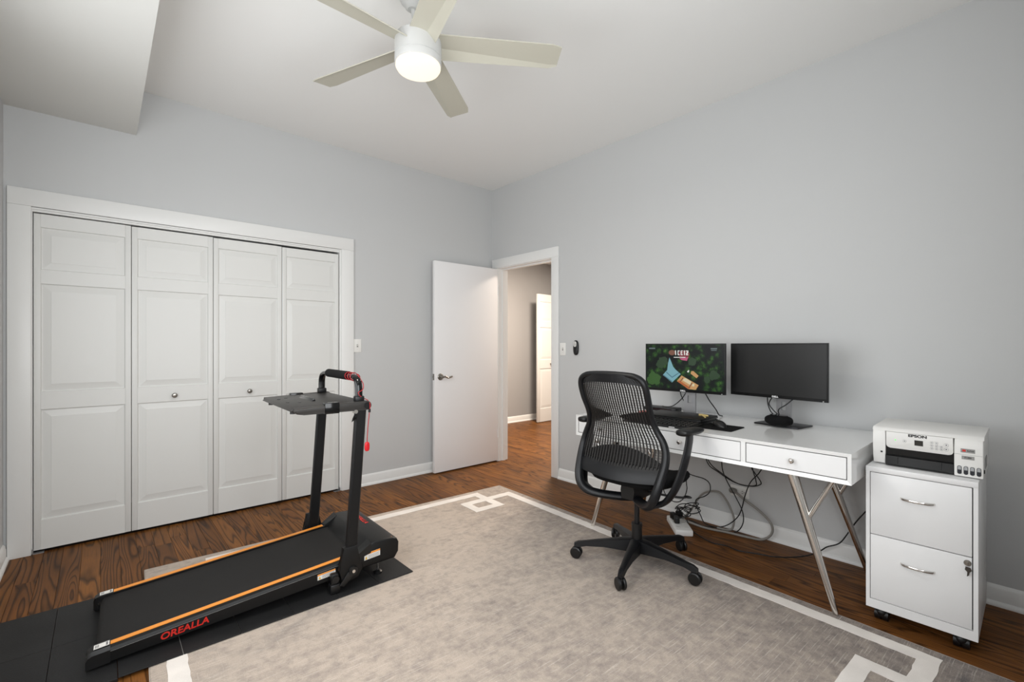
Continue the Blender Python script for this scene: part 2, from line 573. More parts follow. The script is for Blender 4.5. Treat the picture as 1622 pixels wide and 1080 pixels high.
# windows (behind the camera): sash frames, muntins, panes
def window(name, axis, a0, a1, z0, z1, wpos, label):
    w = MB()
    def bx(p0, p1, q0, q1, d0, d1):
        if axis == 'x':
            w.box(wpos + d0, p0, q0, wpos + d1, p1, q1, 0.004)
        else:
            w.box(p0, wpos + d0, q0, p1, wpos + d1, q1, 0.004)
    bx(a0 - 0.08, a0, z0 - 0.08, z1 + 0.08, 0.0, 0.018); bx(a1, a1 + 0.08, z0 - 0.08, z1 + 0.08, 0.0, 0.018)
    bx(a0, a1, z1, z1 + 0.08, 0.0, 0.018); bx(a0 - 0.02, a1 + 0.02, z0 - 0.04, z0, 0.0, 0.05)
    o = w.build(name, 'trim_white')
    tag(o, label, 'window', kind='structure')
    s = MB()
    for t0 in (a0, a1 - 0.04, (a0 + a1) / 2 - 0.02):
        if axis == 'x': s.box(wpos - 0.09, t0, z0, wpos - 0.065, t0 + 0.04, z1)
        else: s.box(t0, wpos - 0.09, z0, t0 + 0.04, wpos - 0.065, z1)
    s.build('sash', 'trim_white', o)
    p = MB()
    if axis == 'x': p.box(wpos - 0.105, a0, z0, wpos - 0.10, a1, z1)
    else: p.box(a0, wpos - 0.105, z0, a1, wpos - 0.10, z1)
    p.build('pane', 'tank_clear', o)
window('window_1', 'x', WY0, WY1, WZ0, WZ1, XL, 'white framed window in the left wall outside the picture')
window('window_2', 'y', FX0, FX1, WZ0, WZ1, YF, 'wide white framed window behind the camera')

# trim
ct = MB()
ct.box(CX0 - 0.097, YB - 0.020, 0, CX0, YB, 2.035, 0.003).box(CX1, YB - 0.020, 0, CX1 + 0.105, YB, 2.035, 0.003).box(CX0 - 0.097, YB - 0.020, 2.035, CX1 + 0.105, YB, 2.135, 0.003)
t1 = struct('trim_1', ct, 'trim_white', 'wide flat white casing around the closet doors', 'trim', smooth=30)
MB().box(CX0, YB, 0, CX0 + 0.004, YB + T, CZ).box(CX1 - 0.012, YB - 0.004, 0, CX1, YB + T, CZ).box(CX0, YB - 0.008, CZ - 0.009, CX1, YB + T, CZ).build('jamb', 'trim_white', t1, smooth=0)
MB().box(CX0 + 0.004, YB + 0.004, CZ - 0.022, CX1 - 0.012, YB + 0.04, CZ - 0.009).build('track', 'trim_white', t1, smooth=0)
for xx in (CX0 + 0.003, CX1 - 0.06):
    MB().box(xx, YB - 0.012, 0.0, xx + 0.05, YB + 0.02, 0.004).box(xx if xx < 0 else xx + 0.046, YB - 0.012, 0, (xx if xx < 0 else xx + 0.046) + 0.004, YB + 0.02, 0.03).build('pivot_bracket', 'brushed_silver', t1, smooth=0)
dt = MB()
dt.box(XR - 0.018, DY0 - 0.088, 0, XR, DY0, DZ, 0.003).box(XR - 0.018, DY1, 0, XR, DY1 + 0.09, DZ, 0.003).box(XR - 0.018, DY0 - 0.088, DZ, XR, DY1 + 0.09, DZ + 0.095, 0.003)
t2 = struct('trim_2', dt, 'trim_white', 'white casing and jamb of the open hallway doorway', 'trim', smooth=30)
MB().box(XR - 0.004, DY1 - 0.004, 0, XR + T + 0.004, DY1, DZ).box(XR - 0.004, DY0, 0, XR + T + 0.004, DY0 + 0.004, DZ).box(XR - 0.004, DY0, DZ - 0.006, XR + T + 0.004, DY1, DZ).build('jamb', 'trim_white', t2, smooth=0)
MB().box(XR + 0.045, DY1 - 0.016, 0, XR + 0.085, DY1 - 0.004, DZ - 0.018).box(XR + 0.045, DY0 + 0.004, DZ - 0.018, XR + 0.085, DY1 - 0.004, DZ - 0.006).build('door_stop', 'trim_white', t2, smooth=0)

def base_prof(s):
    return [(0, 0), (s * 0.026, 0), (s * 0.026, 0.008), (s * 0.022, 0.017), (s * 0.014, 0.022), (s * 0.014, 0.064), (s * 0.011, 0.072), (s * 0.011, 0.080), (s * 0.006, 0.090), (0, 0.096)]
def baseboard(name, mb_list, label, mat='trim_white'):
    m = MB()
    for axis, wall, s, a0, a1 in mb_list:
        pr = base_prof(s)
        if axis == 'x':      # runs along x on plane y = wall
            m.prism([(wall + d, z) for d, z in pr], a0, a1, 'x')
        else:                # runs along y on plane x = wall
            m.prism([(wall + d, z) for d, z in pr], a0, a1, 'y')
    struct(name, m, mat, label, 'baseboard', smooth=40)
baseboard('baseboard_back', [('x', YB, -1, CX1 + 0.105, XR)], 'white baseboard behind the open white door')
baseboard('baseboard_right', [('y', XR, -1, YF, DY0 - 0.088)], 'white moulded baseboard along the desk wall')
baseboard('baseboard_left', [('y', XL, 1, YF, YB - 0.02)], 'white baseboard in the lower left corner of the room')
baseboard('baseboard_hall', [('x', HY1, -1, XR + T, HX)], 'white baseboard in the hallway beyond the doorway')

# ------------------------------------------------------------------ closet bifold doors
SEAM = [CX0 + 0.006, 0.151, 0.605, 1.061, 1.506]
def bifold(name, k0, label, knob_leaf):
    root = empty(name, ((SEAM[k0] + SEAM[k0 + 2]) / 2, YB + 0.02, 0), 0, label, 'closet door', kind='structure')
    org = tuple(root.location)
    for q in (k0, k0 + 1):
        x0, x1 = SEAM[q] + 0.0015, SEAM[q + 1] - 0.0015
        z0, z1 = 0.016, 2.002 - 0.003 * q
        yf, yb = YB + 0.006, YB + 0.036
        st = 0.030
        rows = [(0.19, 0.845), (0.948, 1.590), (1.672, 1.924)]
        m = MB().box(x0, yf, z0, x0 + st, yb, z1, 0.002).box(x1 - st, yf, z0, x1, yb, z1, 0.002)
        zz = [z0] + [v for r in rows for v in r] + [z1]
        for i in range(0, len(zz), 2):
            m.box(x0 + st, yf, zz[i], x1 - st, yb, zz[i + 1])
        leaf = m.build('leaf', 'door_white', root, org, smooth=30)
        for a, b in rows:
            p = MB()
            def ring(i, d):
                return [(x0 + st + i, yf + d, a + i), (x1 - st - i, yf + d, a + i), (x1 - st - i, yf + d, b - i), (x0 + st + i, yf + d, b - i)]
            rr = [ring(0, 0.002), ring(0.004, 0.009), ring(0.008, 0.0095), ring(0.044, 0.004), ring(0.0445, 0.002), ring(0.05, 0.002)]
            p.loft(rr + [ring(0.05, 0.0021)], True, False)
            n = len(p.v)
            p.f.append((n - 4, n - 3, n - 2, n - 1))
            p.build('panel', 'door_white', leaf, org, smooth=0)
        if q == knob_leaf:
            kx = (x0 + x1) / 2 + (0.0 if q == 1 else 0.0)
            kz = 0.885
            kn = MB()
            prof = [(0.010, 0.0), (0.010, 0.003), (0.006, 0.006), (0.006, 0.014), (0.014, 0.018), (0.0165, 0.024), (0.012, 0.029), (0.001, 0.031)]
            kn.lathe(prof, 0, 0, 20).xf(lambda p: Vector((kx + p.x, yf - p.z, kz + p.y)))
            kn.build('knob', 'nickel', leaf, org)
    return root
bifold('door_2', 0, 'left pair of white raised-panel bifold closet doors', 1)
bifold('door_3', 2, 'right pair of white raised-panel bifold closet doors behind the treadmill', 2)

# ------------------------------------------------------------------ open slab door
d1 = empty('door_1', (3.15, 3.80, 0), 0, 'white flush slab door standing open beside the doorway', 'door', kind='structure')
org = (3.15, 3.80, 0)
leaf = MB().box(2.372, 3.785, 0.012, 3.152, 3.82, 2.034, 0.0025).build('leaf', 'slab_door_white', d1, org, smooth=30)
hx, hz = 2.437, 0.925
h = MB().lathe([(0.032, 0), (0.032, 0.004), (0.026, 0.010), (0.012, 0.012), (0.011, 0.045), (0.001, 0.046)], 0, 0, 24).xf(lambda p: Vector((hx + p.x, 3.785 - p.z, hz + p.y)))
hd = h.build('door_handle', 'nickel', d1, org)
MB().tube(spline([(hx, 3.743, hz), (hx + 0.03, 3.740, hz + 0.002), (hx + 0.06, 3.740, hz - 0.010), (hx + 0.085, 3.742, hz - 0.004), (hx + 0.108, 3.746, hz + 0.002)], 5), 0.0085, 10, radii=None).build('lever', 'nickel', hd, org)
MB().box(2.3705, 3.791, hz - 0.03, 2.3722, 3.814, hz + 0.03).box(2.362, 3.797, hz - 0.008, 2.371, 3.808, hz + 0.008, 0.002).build('latch_plate', 'nickel', d1, org, smooth=0)
for z in (0.30, 1.05, 1.80):
    MB().cyl((3.156, 3.782, z - 0.045), (3.156, 3.782, z + 0.045), 0.006, n=10).build('hinge', 'trim_white', d1, org)

# hallway panelled door
d4 = empty('door_4', (5.19, 5.26, 0), R(3.0), 'white panelled door ajar in the hallway beyond the doorway', 'door', kind='structure')
m = MB().box(0, -0.02, 0.01, 0.05, 0.015, 2.05, 0.002).box(0.71, -0.02, 0.01, 0.76, 0.015, 2.05, 0.002)
rows = [(0.22, 0.86), (1.0, 1.52), (1.62, 1.93)]
zz = [0.01] + [v for r in rows for v in r] + [2.05]
for i in range(0, len(zz), 2):
    m.box(0.05, -0.02, zz[i], 0.71, 0.015, zz[i + 1])
lf = m.build('leaf', 'door_white', d4)
for a, b in rows:
    def ring(i, d):
        return [(0.05 + i, -0.02 + d, a + i), (0.71 - i, -0.02 + d, a + i), (0.71 - i, -0.02 + d, b - i), (0.05 + i, -0.02 + d, b - i)]
    p = MB().loft([ring(0, 0.002), ring(0.005, 0.009), ring(0.05, 0.003), ring(0.055, 0.003)], True, False)
    n = len(p.v)
    p.f.append((n - 4, n - 3, n - 2, n - 1))
    p.build('panel', 'door_white', lf, smooth=0)
MB().lathe([(0.012, 0), (0.008, 0.012), (0.018, 0.022), (0.014, 0.034), (0.001, 0.036)], 0, 0, 16).xf(lambda p: Vector((0.30 + p.x, -0.02 - p.z, 0.93 + p.y))).build('knob', 'nickel', lf)
tr = MB().box(HX - 0.02, 4.6, 0, HX, 4.7, 2.04).box(HX - 0.02, 5.40, 0, HX, 5.50, 2.04).box(HX - 0.02, 4.6, 2.04, HX, 5.50, 2.14)
struct('trim_3', tr, 'trim_white', 'white door casing at the end of the hallway', 'trim')

# ------------------------------------------------------------------ switches, remote, outlet
def switch(name, fn, label):
    root = empty(name, fn(Vector((0, 0, 0))), 0, label, 'light switch')
    org = tuple(root.location)
    MB().box(-0.035, -0.057, 0, 0.035, 0.057, 0.006, 0.0025).xf(fn).build('plate', 'switch_white', root, org)
    MB().box(-0.006, -0.013, 0.006, 0.006, 0.013, 0.0075).xf(fn).build('slot', 'sticker_grey', root, org, smooth=0)
    MB().loft([[(-0.004, -0.003, 0.006), (0.004, -0.003, 0.006), (0.004, 0.008, 0.006), (-0.004, 0.008, 0.006)], [(-0.003, 0.004, 0.016), (0.003, 0.004, 0.016), (0.003, 0.010, 0.016), (-0.003, 0.010, 0.016)]]).xf(fn).build('toggle', 'switch_white', root, org, smooth=0)
    for yy in (-0.03, 0.03):
        MB().cyl((0, yy, 0.006), (0, yy, 0.0072), 0.003, n=8).xf(fn).build('screw', 'sticker_white', root, org)
switch('light_switch', lambda p: Vector((1.664 + p.x, YB - p.z, 1.223 + p.y)), 'white light switch plate just right of the closet casing')
switch('light_switch', lambda p: Vector((XR - p.z, 2.870 - p.x, 1.192 + p.y)), 'white light switch plate right of the hallway doorway')

rm = empty('fan_remote', (XR, 2.708, 1.14), 0, 'black oval remote control in a wall cradle right of the light switch', 'remote')
org = (XR, 2.708, 1.14)
fn = lambda p: Vector((XR - p.z, 2.708 - p.x, 1.205 + p.y))
def oval(rx, ry, n=28, e=2.6):
    return [(rx * math.copysign(abs(math.cos(2 * PI * k / n)) ** (2 / e), math.cos(2 * PI * k / n)), ry * math.copysign(abs(math.sin(2 * PI * k / n)) ** (2 / e), math.sin(2 * PI * k / n))) for k in range(n)]
MB().loft([[(x, y, z) for x, y in oval(rx, ry)] for rx, ry, z in ((0.024, 0.062, 0), (0.027, 0.066, 0.008), (0.026, 0.065, 0.018), (0.020, 0.058, 0.024))]).xf(fn).build('cradle', 'black_plastic', rm, org)
MB().prism([(x, y + 0.032) for x, y in oval(0.016, 0.024)], 0.023, 0.027, 'z', 0.001).xf(fn).build('face', 'sticker_white', rm, org)
for dx, dy in ((0, 0.045), (-0.007, 0.032), (0.007, 0.032), (0, 0.019)):
    MB().cyl((dx, dy, 0.027), (dx, dy, 0.0285), 0.004, n=10).xf(fn).build('button', 'ink_grey', rm, org)

ol = empty('wall_outlet', (XR, 1.30, 0.22), 0, 'white duplex wall outlet plate low on the wall under the desk', 'outlet')
org = (XR, 1.30, 0.22)
fo = lambda p: Vector((XR - p.z, 1.30 - p.x, 0.258 + p.y))
MB().box(-0.06, -0.036, 0, 0.06, 0.036, 0.006, 0.002).xf(fo).build('plate', 'switch_white', ol, org)
for dx in (-0.022, 0.022):
    MB().cyl((dx, 0, 0.006), (dx, 0, 0.008), 0.016, n=20).xf(fo).build('socket', 'sticker_white', ol, org)
for dx, dy in ((0.018, 0.006), (0.018, -0.006), (0.029, 0)):
    MB().box(dx - 0.004, dy - 0.0012, 0.008, dx + 0.004, dy + 0.0012, 0.0084).xf(fo).build('slot', 'print_black', ol, org, smooth=0)

# ------------------------------------------------------------------ ceiling fan
FC = (1.085, 1.87)
fan = empty('ceiling_fan', (FC[0], FC[1], 2.48), 0, 'white five-blade ceiling fan with a lit round lamp', 'ceiling fan')
org = (FC[0], FC[1], 2.48)
cxo, cyo = FC[0] - 0.018, FC[1] + 0.015
MB().lathe([(0.072, ZC), (0.074, ZC - 0.02), (0.070, 2.82), (0.056, 2.785), (0.040, 2.768), (0.036, 2.760), (0.024, 2.750)], cxo, cyo, 36).build('canopy', 'fan_white', fan, org)
MB().cyl((cxo, cyo, 2.76), (FC[0], FC[1], 2.62), 0.0125, n=14).build('downrod', 'fan_white', fan, org)
MB().lathe([(0.022, 2.668), (0.026, 2.655), (0.034, 2.640), (0.050, 2.630)], FC[0], FC[1], 24).build('collar', 'fan_white', fan, org)
MB().lathe([(0.030, 2.632), (0.092, 2.628), (0.103, 2.618), (0.105, 2.60), (0.105, 2.532), (0.102, 2.5305), (0.102, 2.528), (0.105, 2.5265), (0.105, 2.502), (0.103, 2.498), (0.09, 2.498)], FC[0], FC[1], 48).build('motor_housing', 'fan_white', fan, org, smooth=30)
lens = MB().lathe([(0.100, 2.500), (0.101, 2.488), (0.095, 2.478), (0.075, 2.470), (0.04, 2.466), (0.001, 2.465)], FC[0], FC[1], 40).build('lamp_lens', 'lamp_lens', fan, org)
lens['label'] = 'glowing frosted lamp lens'
ld = bpy.data.lights.new('fan_lamp_light', 'AREA')
ld.shape = 'DISK'
ld.size = 0.19
ld.energy = 9.0
ld.color = (1.0, 0.94, 0.85)
lo_ = bpy.data.objects.new('fan_lamp_light', ld)
C.objects.link(lo_)
lo_.location = (FC[0], FC[1], 2.462)
def blade_mesh():
    m = MB()
    secs = []
    N = 14
    for i in range(N + 1):
        t = i / N
        r = 0.085 + t * 0.575
        w0, w1 = 0.060 + 0.006 * t, -0.060 - 0.006 * t
        cr = -0.012 - 0.040 * t
        if i == N:
            w0 -= 0.012; w1 += 0.012; cr += 0.006
        pitch = R(11)
        def pt(y, z):
            return (r, -(y * math.cos(pitch) - z * math.sin(pitch)), y * math.sin(pitch) + z * math.cos(pitch))
        lift = -0.5 * (cr - w1)
        secs.append([pt(w0, -0.003), pt(w0, 0.003), pt(cr, 0.0045), pt(w1, 0.0035 + lift), pt(w1, -0.0015 + lift), pt(cr, -0.003)])
    m.loft(secs)
    return m
for a in (38.5, 109.0, 182.0, 254.5, -33.0):
    b = blade_mesh()
    ca, sa = math.cos(R(a)), math.sin(R(a))
    b.xf(lambda p: Vector((FC[0] + p.x * ca - p.y * sa, FC[1] + p.x * sa + p.y * ca, 2.600 + p.z)))
    b.build('blade', 'fan_blade', fan, org, smooth=12)

# ------------------------------------------------------------------ rug
rug = empty('area_rug', (2.598, 3.10, 0), R(-2.4), 'large grey beige area rug with white key-pattern border', 'rug')
RW, RL, RH = 2.42, 3.06, 0.009
# local: x towards the left is negative, y towards the camera is negative
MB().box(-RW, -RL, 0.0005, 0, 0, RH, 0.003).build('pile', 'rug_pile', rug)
def band_rects():
    w, i = 0.066, 0.050
    a0, a1, b0, b1 = 0.27, 0.53, 0.195, 0.42
    rects = []
    for fx in (0, 1):
        for fy in (0, 1):
            loc = [(i, b0, i + w, RL / 2), (i, b0, a0 + w, b0 + w), (a0, i, RW / 2, i + w), (a0, i, a0 + w, b0 + w),
                   (a0, b0, a1, b0 + w), (a0, b1 - w, a1, b1), (a0, b0, a0 + w, b1), (a1 - w, b0, a1, b1)]
            for (xa, ya, xb, yb) in loc:
                X = sorted((-xa if not fx else -(RW - xa), -xb if not fx else -(RW - xb)))
                Y = sorted((-ya if not fy else -(RL - ya), -yb if not fy else -(RL - yb)))
                rects.append((X[0], Y[0], X[1], Y[1]))
    return rects
bd = MB()
xs = sorted({round(v, 4) for r in band_rects() for v in (r[0], r[2])})
ys = sorted({round(v, 4) for r in band_rects() for v in (r[1], r[3])})
def fill(vs, step=0.03):
    out = []
    for a, b in zip(vs[:-1], vs[1:]):
        n = max(1, int((b - a) / step))
        out += [a + (b - a) * k / n for k in range(n)]
    return out + [vs[-1]]
xs, ys = fill(xs), fill(ys)
rects = band_rects()
inside = {}
for i in range(len(xs) - 1):
    for j in range(len(ys) - 1):
        mx, my = (xs[i] + xs[i + 1]) / 2, (ys[j] + ys[j + 1]) / 2
        inside[i, j] = any(r[0] < mx < r[2] and r[1] < my < r[3] for r in rects)
random.seed(4)
jit = {}
def jv(i, j, z):
    if (i, j) not in jit:
        jit[i, j] = (random.uniform(-0.0022, 0.0022), random.uniform(-0.0022, 0.0022))
    return (xs[i] + jit[i, j][0], ys[j] + jit[i, j][1], z)
for (i, j), ins in inside.items():
    if not ins:
        continue
    c = [jv(i, j, RH + 0.0022), jv(i + 1, j, RH + 0.0022), jv(i + 1, j + 1, RH + 0.0022), jv(i, j + 1, RH + 0.0022)]
    bd.add(c, [(0, 1, 2, 3)])
    for di, dj, e in ((-1, 0, (3, 0)), (1, 0, (1, 2)), (0, -1, (0, 1)), (0, 1, (2, 3))):
        if not inside.get((i + di, j + dj), False):
            p, q = c[e[0]], c[e[1]]
            bd.add([p, q, (q[0], q[1], RH - 0.001), (p[0], p[1], RH - 0.001)], [(0, 1, 2, 3)])
bd.build('border_band', 'rug_band', rug, smooth=0)
eg = MB()
for r in ((-RW - 0.003, -RL, -RW, 0), (0, -RL, 0.003, 0), (-RW, 0, 0, 0.003), (-RW, -RL - 0.003, 0, -RL)):
    eg.box(r[0], r[1], 0.0005, r[2], r[3], RH - 0.001)
eg.build('binding', 'rug_edge', rug, smooth=0)

# ------------------------------------------------------------------ treadmill mat (folding panels)
matr = empty('treadmill_mat', (0.30, 2.60, 0), 0, 'black rubber panel mat on the floor under the treadmill', 'mat')
org = (0.30, 2.60, 0)
mx = [-0.345, -0.147, 0.048, 0.244, 0.446, 0.655, 0.858, 1.062, 1.255]
ZM = 0.0135
for a, b in zip(mx[:-1], mx[1:]):
    for c, d in ((2.215, 2.612), (2.614, 2.995)):
        MB().box(a + 0.0008, c, 0.011 if b > 0.2 else 0.0005, b - 0.0008, d, ZM + 0.0015 if b > 0.2 else ZM - 0.001, 0.001, 1).build('mat_panel', 'rubber_mat', matr, org, smooth=0)

# ------------------------------------------------------------------ treadmill
TO = (-0.03, 2.33, 0)
tm = empty('treadmill', TO, R(-2.0), 'black folding treadmill with orange rails and a tray console', 'treadmill')
Z0 = 0.014
def inc(p):      # deck incline
    return Vector((p.x, p.y, p.z + 0.078 * max(p.x, 0) + Z0))
TWD = 0.553
def rail(v0, s):
    u0, u1, n = 0.055, 1.05, 2
    secs = []
    for u in (u0, u1):
        drop = 0.022 * u
        pr = [(0.0, 0.008 - drop), (0.0, 0.046), (0.006, 0.056), (0.018, 0.061), (0.052, 0.062), (0.052, 0.02 - drop), (0.03, 0.008 - drop)]
        secs.append([(u, v0 + s * a, z) for a, z in pr])
    return MB().loft(secs)
for v0, s in ((0.0, 1), (TWD, -1)):
    ra = rail(v0, s).xf(inc).build('side_rail', 'satin_black', tm, smooth=20)
    st = MB()
    for k in range(4):
        a0 = 0.020 + k * 0.0062
        lo, hi = sorted((v0 + s * a0, v0 + s * (a0 + 0.0055)))
        st.box(0.058, lo, 0.0615, 1.0, hi, 0.0640)
    st.xf(inc).build('foot_strip', 'orange', ra, smooth=0)
    if s == 1:
        g1 = MB().box(0.058, -0.0006, 0.0442, 1.02, 0.002, 0.0450).xf(inc).build('pinstripe', 'sticker_grey', ra, smooth=0)
    # rear end cap
    secs = []
    for u, k in ((-0.012, 0.72), (-0.006, 0.9), (0.006, 1.0), (0.058, 1.0)):
        lo, hi = 0.004, 0.004 + 0.061 * k
        secs.append([(u, v0 - s * 0.002 * k, lo), (u, v0 - s * 0.002 * k, hi - 0.014), (u, v0 + s * 0.008, hi - 0.002), (u, v0 + s * 0.05, hi), (u, v0 + s * 0.056 * k, hi), (u, v0 + s * 0.056 * k, lo)])
    cap = MB().loft(secs).xf(inc).build('end_cap', 'black_plastic', tm, smooth=25)
    lo, hi = sorted((v0 + s * 0.014, v0 + s * 0.046))
    lab = MB().box(0.010, lo, 0.0655, 0.055, hi, 0.0662).xf(inc).build('sticker', 'sticker_white', cap, smooth=0)
    pr = MB()
    for k in range(3):
        pr.box(0.014 + 0.004 * k, lo + 0.006, 0.0662, 0.0165 + 0.004 * k, hi - 0.006, 0.0664)
    pr.box(0.045, lo + 0.004, 0.0662, 0.051, hi - 0.004, 0.0664).xf(inc).build('sticker_print', 'ink_grey', cap, smooth=0)
# belt with rear roller
bp = [(1.06, 0.055), (0.055, 0.055)] + [(0.035 + 0.022 * math.cos(t), 0.033 + 0.022 * math.sin(t)) for t in [R(90 + 15 * k) for k in range(1, 12)]] + [(0.055, 0.012), (1.06, 0.0)]
MB().prism(bp, 0.056, TWD - 0.056, 'y').xf(inc).build('running_belt', 'belt', tm, smooth=25)
for va in (0.03, TWD - 0.056):
    MB().cyl((0.012, va, 0.034), (0.012, va + 0.026, 0.034), 0.008, n=10).xf(inc).build('roller_bolt', 'nickel', tm)
MB().box(0.06, 0.03, 0.004, 1.10, TWD - 0.03, 0.02).xf(inc).build('under_frame', 'black_plastic', tm, smooth=0)
# motor hood
hood_p = [(1.005, 0.135), (1.045, 0.165), (1.075, 0.196), (1.10, 0.203), (1.20, 0.196), (1.228, 0.185), (1.238, 0.165), (1.236, 0.115), (1.215, 0.085), (1.005, 0.078)]
hood = MB().prism(hood_p, -0.004, TWD + 0.004, 'y', 0.010, 3).build('motor_hood', 'satin_black', tm, smooth=35)
for s, v in ((1, -0.004), (-1, TWD + 0.004)):
    lo, hi = sorted((v - s * 0.003, v + s * 0.05))
    MB().loft([[(1.0, lo, 0.13), (1.0, hi, 0.13), (1.0, hi, 0.150), (1.0, lo, 0.150)], [(1.08, lo, 0.15), (1.08, hi, 0.15), (1.08, hi, 0.206), (1.08, lo, 0.200)]]).build('hood_shoulder', 'black_plastic', hood, smooth=30)
text('hood_lettering', 'OREALLA', 0.036, 'red_print', hood, (1.172, 0.37, 0.1990), (0, -1, -0.0), (1, 0, -0.07), 0.0005, 1.25, 0.1, 0.0006)
# side lettering, follows the incline
text('side_lettering', 'OREALLA', 0.036, 'red_print', tm, (0.290, -0.0008, 0.024 + 0.078 * 0.29 + Z0), (1, 0, 0.078), (-0.078, 0, 1), 0.0006, 1.08, 0.18, 0.0008)
def warn(u, v, z, w, hh, nx, tilt=0.0):
    """white warning sticker with orange head strip on the near side"""
    sl = 0.078
    q = empty('sticker_mount', (0, 0, 0))
    bpy.data.objects.remove(q)
    f = lambda p: Vector((u + p.x, v + nx * p.z, z + p.y + sl * p.x))
    st = MB().box(0, 0, 0, w, hh, 0.0008).xf(f).build('warning_sticker', 'sticker_white', tm, smooth=0)
    MB().box(0, hh * 0.74, 0.0008, w, hh, 0.0010).xf(f).build('orange_strip', 'orange', st, smooth=0)
    MB().prism([(0.004, 0.003), (0.016, 0.003), (0.010, hh * 0.6)], 0.0008, 0.0010, 'z').xf(f).build('warning_triangle', 'yellow_print', st, smooth=0)
    ln = MB()
    for k in range(4):
        ln.box(0.022, 0.003 + k * hh * 0.15, 0.0008, w - 0.005, 0.0045 + k * hh * 0.15, 0.00095)
    ln.xf(f).build('print_lines', 'ink_grey', st, smooth=0)
warn(0.815, -0.0008, 0.088, 0.085, 0.027, -1)
warn(1.045, -0.0046, 0.118, 0.085, 0.034, -1)
tl = MB().box(1.15, 0.012, 0.2005, 1.205, 0.030, 0.2012)
tl.xf(lambda p: Vector((p.x, p.y, p.z - 0.07 * (p.x - 1.10)))).build('hood_sticker', 'sticker_white', hood, smooth=0)
MB().box(1.195, 0.012, 0.2013, 1.205, 0.030, 0.2016).xf(lambda p: Vector((p.x, p.y, p.z - 0.07 * (p.x - 1.10)))).build('orange_mark', 'orange', hood, smooth=0)
# uprights with pivot brackets
for v, s in ((-0.022, -1), (TWD + 0.022, 1)):
    secs = []
    for t, (u, z) in ((0, (0.962, 0.10)), (0.5, (0.990, 0.49)), (1, (1.018, 0.90))):
        hu, hv = 0.027, 0.015
        secs.append([(u - hu, v - hv + 0.006, z), (u - hu + 0.006, v - hv, z), (u + hu - 0.006, v - hv, z), (u + hu, v - hv + 0.006, z), (u + hu, v + hv - 0.006, z), (u + hu - 0.006, v + hv, z), (u - hu + 0.006, v + hv, z), (u - hu, v + hv - 0.006, z)])
    up = MB().loft(secs).build('upright', 'satin_black', tm, smooth=25)
    br = [(0.925, 0.225), (0.918, 0.16), (0.905, 0.12), (0.915, 0.075), (0.955, 0.055), (1.0, 0.065), (1.02, 0.10), (1.012, 0.15), (0.998, 0.18), (0.996, 0.225)]
    lo, hi = sorted((v - s * 0.006, v + s * 0.020))
    bk = MB().prism(br, lo, hi, 'y', 0.004).build('pivot_bracket', 'satin_black', tm, smooth=30)
    MB().cyl((0.972, v + s * 0.018, 0.105), (0.972, v + s * 0.030, 0.105), 0.024, 0.021, 20).build('pivot_cap', 'black_plastic', bk)
    MB().cyl((0.972, v + s * 0.030, 0.105), (0.972, v + s * 0.034, 0.105), 0.008, n=12).build('bolt', 'chrome', bk)
    lk = [(0.985, 0.105), (0.965, 0.075), (0.925, 0.040), (0.905, 0.052), (0.945, 0.105)]
    MB().prism(lk, min(v + s * 0.020, v + s * 0.028), max(v + s * 0.020, v + s * 0.028), 'y', 0.002).build('lock_lever', 'black_plastic', bk, smooth=30)
    MB().box(0.862, v - 0.022, Z0 + 0.001, 0.912, v + 0.022, 0.062, 0.008).box(0.868, v - 0.014, 0.055, 0.905, v + 0.014, 0.11, 0.006).build('support_foot', 'black_plastic', tm)
    MB().cyl((0.888, v + s * 0.012, 0.085), (0.888, v + s * 0.022, 0.085), 0.017, n=16).build('wheel', 'black_plastic', tm)
for v in (0.035, TWD - 0.035):
    ft = MB().lathe([(0.022, Z0 + 0.001), (0.022, Z0 + 0.010), (0.012, Z0 + 0.016), (0.006, Z0 + 0.018)], 1.135, v, 18).build('levelling_foot', 'black_plastic', tm)
    MB().cyl((1.135, v, Z0 + 0.015), (1.135, v, 0.10), 0.0045, n=10).build('threaded_rod', 'chrome', ft)
# console tray
cons = MB()
cp = [(0.688, 0.916), (0.700, 0.929), (0.716, 0.934), (1.045, 0.940), (1.058, 0.930), (1.052, 0.914), (0.740, 0.906), (0.706, 0.908)]
cons.prism(cp, -0.012, TWD + 0.012, 'y', 0.005)
ct_ = cons.build('console_tray', 'console_grey', tm, smooth=30)
for v0, v1 in ((-0.046, -0.013), (TWD + 0.013, TWD + 0.046)):
    pts = [(0.702, 0.930), (0.700, 0.916), (0.712, 0.903), (0.74, 0.898)] + [(1.045 + 0.023 * math.cos(R(a)), 0.920 + 0.023 * math.sin(R(a))) for a in range(-90, 91, 15)]
    arm = MB().prism(pts, v0, v1, 'y', 0.006, 3).build('console_arm', 'console_grey', tm, smooth=35)
    MB().box(0.835, v0 - 0.003, 0.893, 0.905, v1 + 0.002, 0.946, 0.004).build('clip', 'gloss_black', arm)
    MB().cyl((1.045, v0 - 0.002, 0.920), (1.045, v1 + 0.002, 0.920), 0.017, n=20).build('end_disc', 'satin_black', arm)
MB().prism([(0.0, 0.0), (0.012, 0.014), (0.016, 0.014), (0.022, 0.0)], 0.17, 0.40, 'y', 0.001).xf(lambda p: Vector((0.835 + p.x, p.y, 0.936 + p.z))).build('device_ledge', 'gloss_black', ct_, smooth=30)
for a, b in ((0.73, 0.20), (0.73, 0.38), (0.775, 0.16), (0.775, 0.42)):
    MB().cyl((a, b, 0.934), (a, b, 0.9365), 0.008, n=12).build('button', 'black_plastic', ct_)
for va in (0.06, 0.50):
    MB().cyl((0.72, va, 0.895), (0.72, va, 0.908), 0.014, n=14).build('rubber_stop', 'black_plastic', ct_)
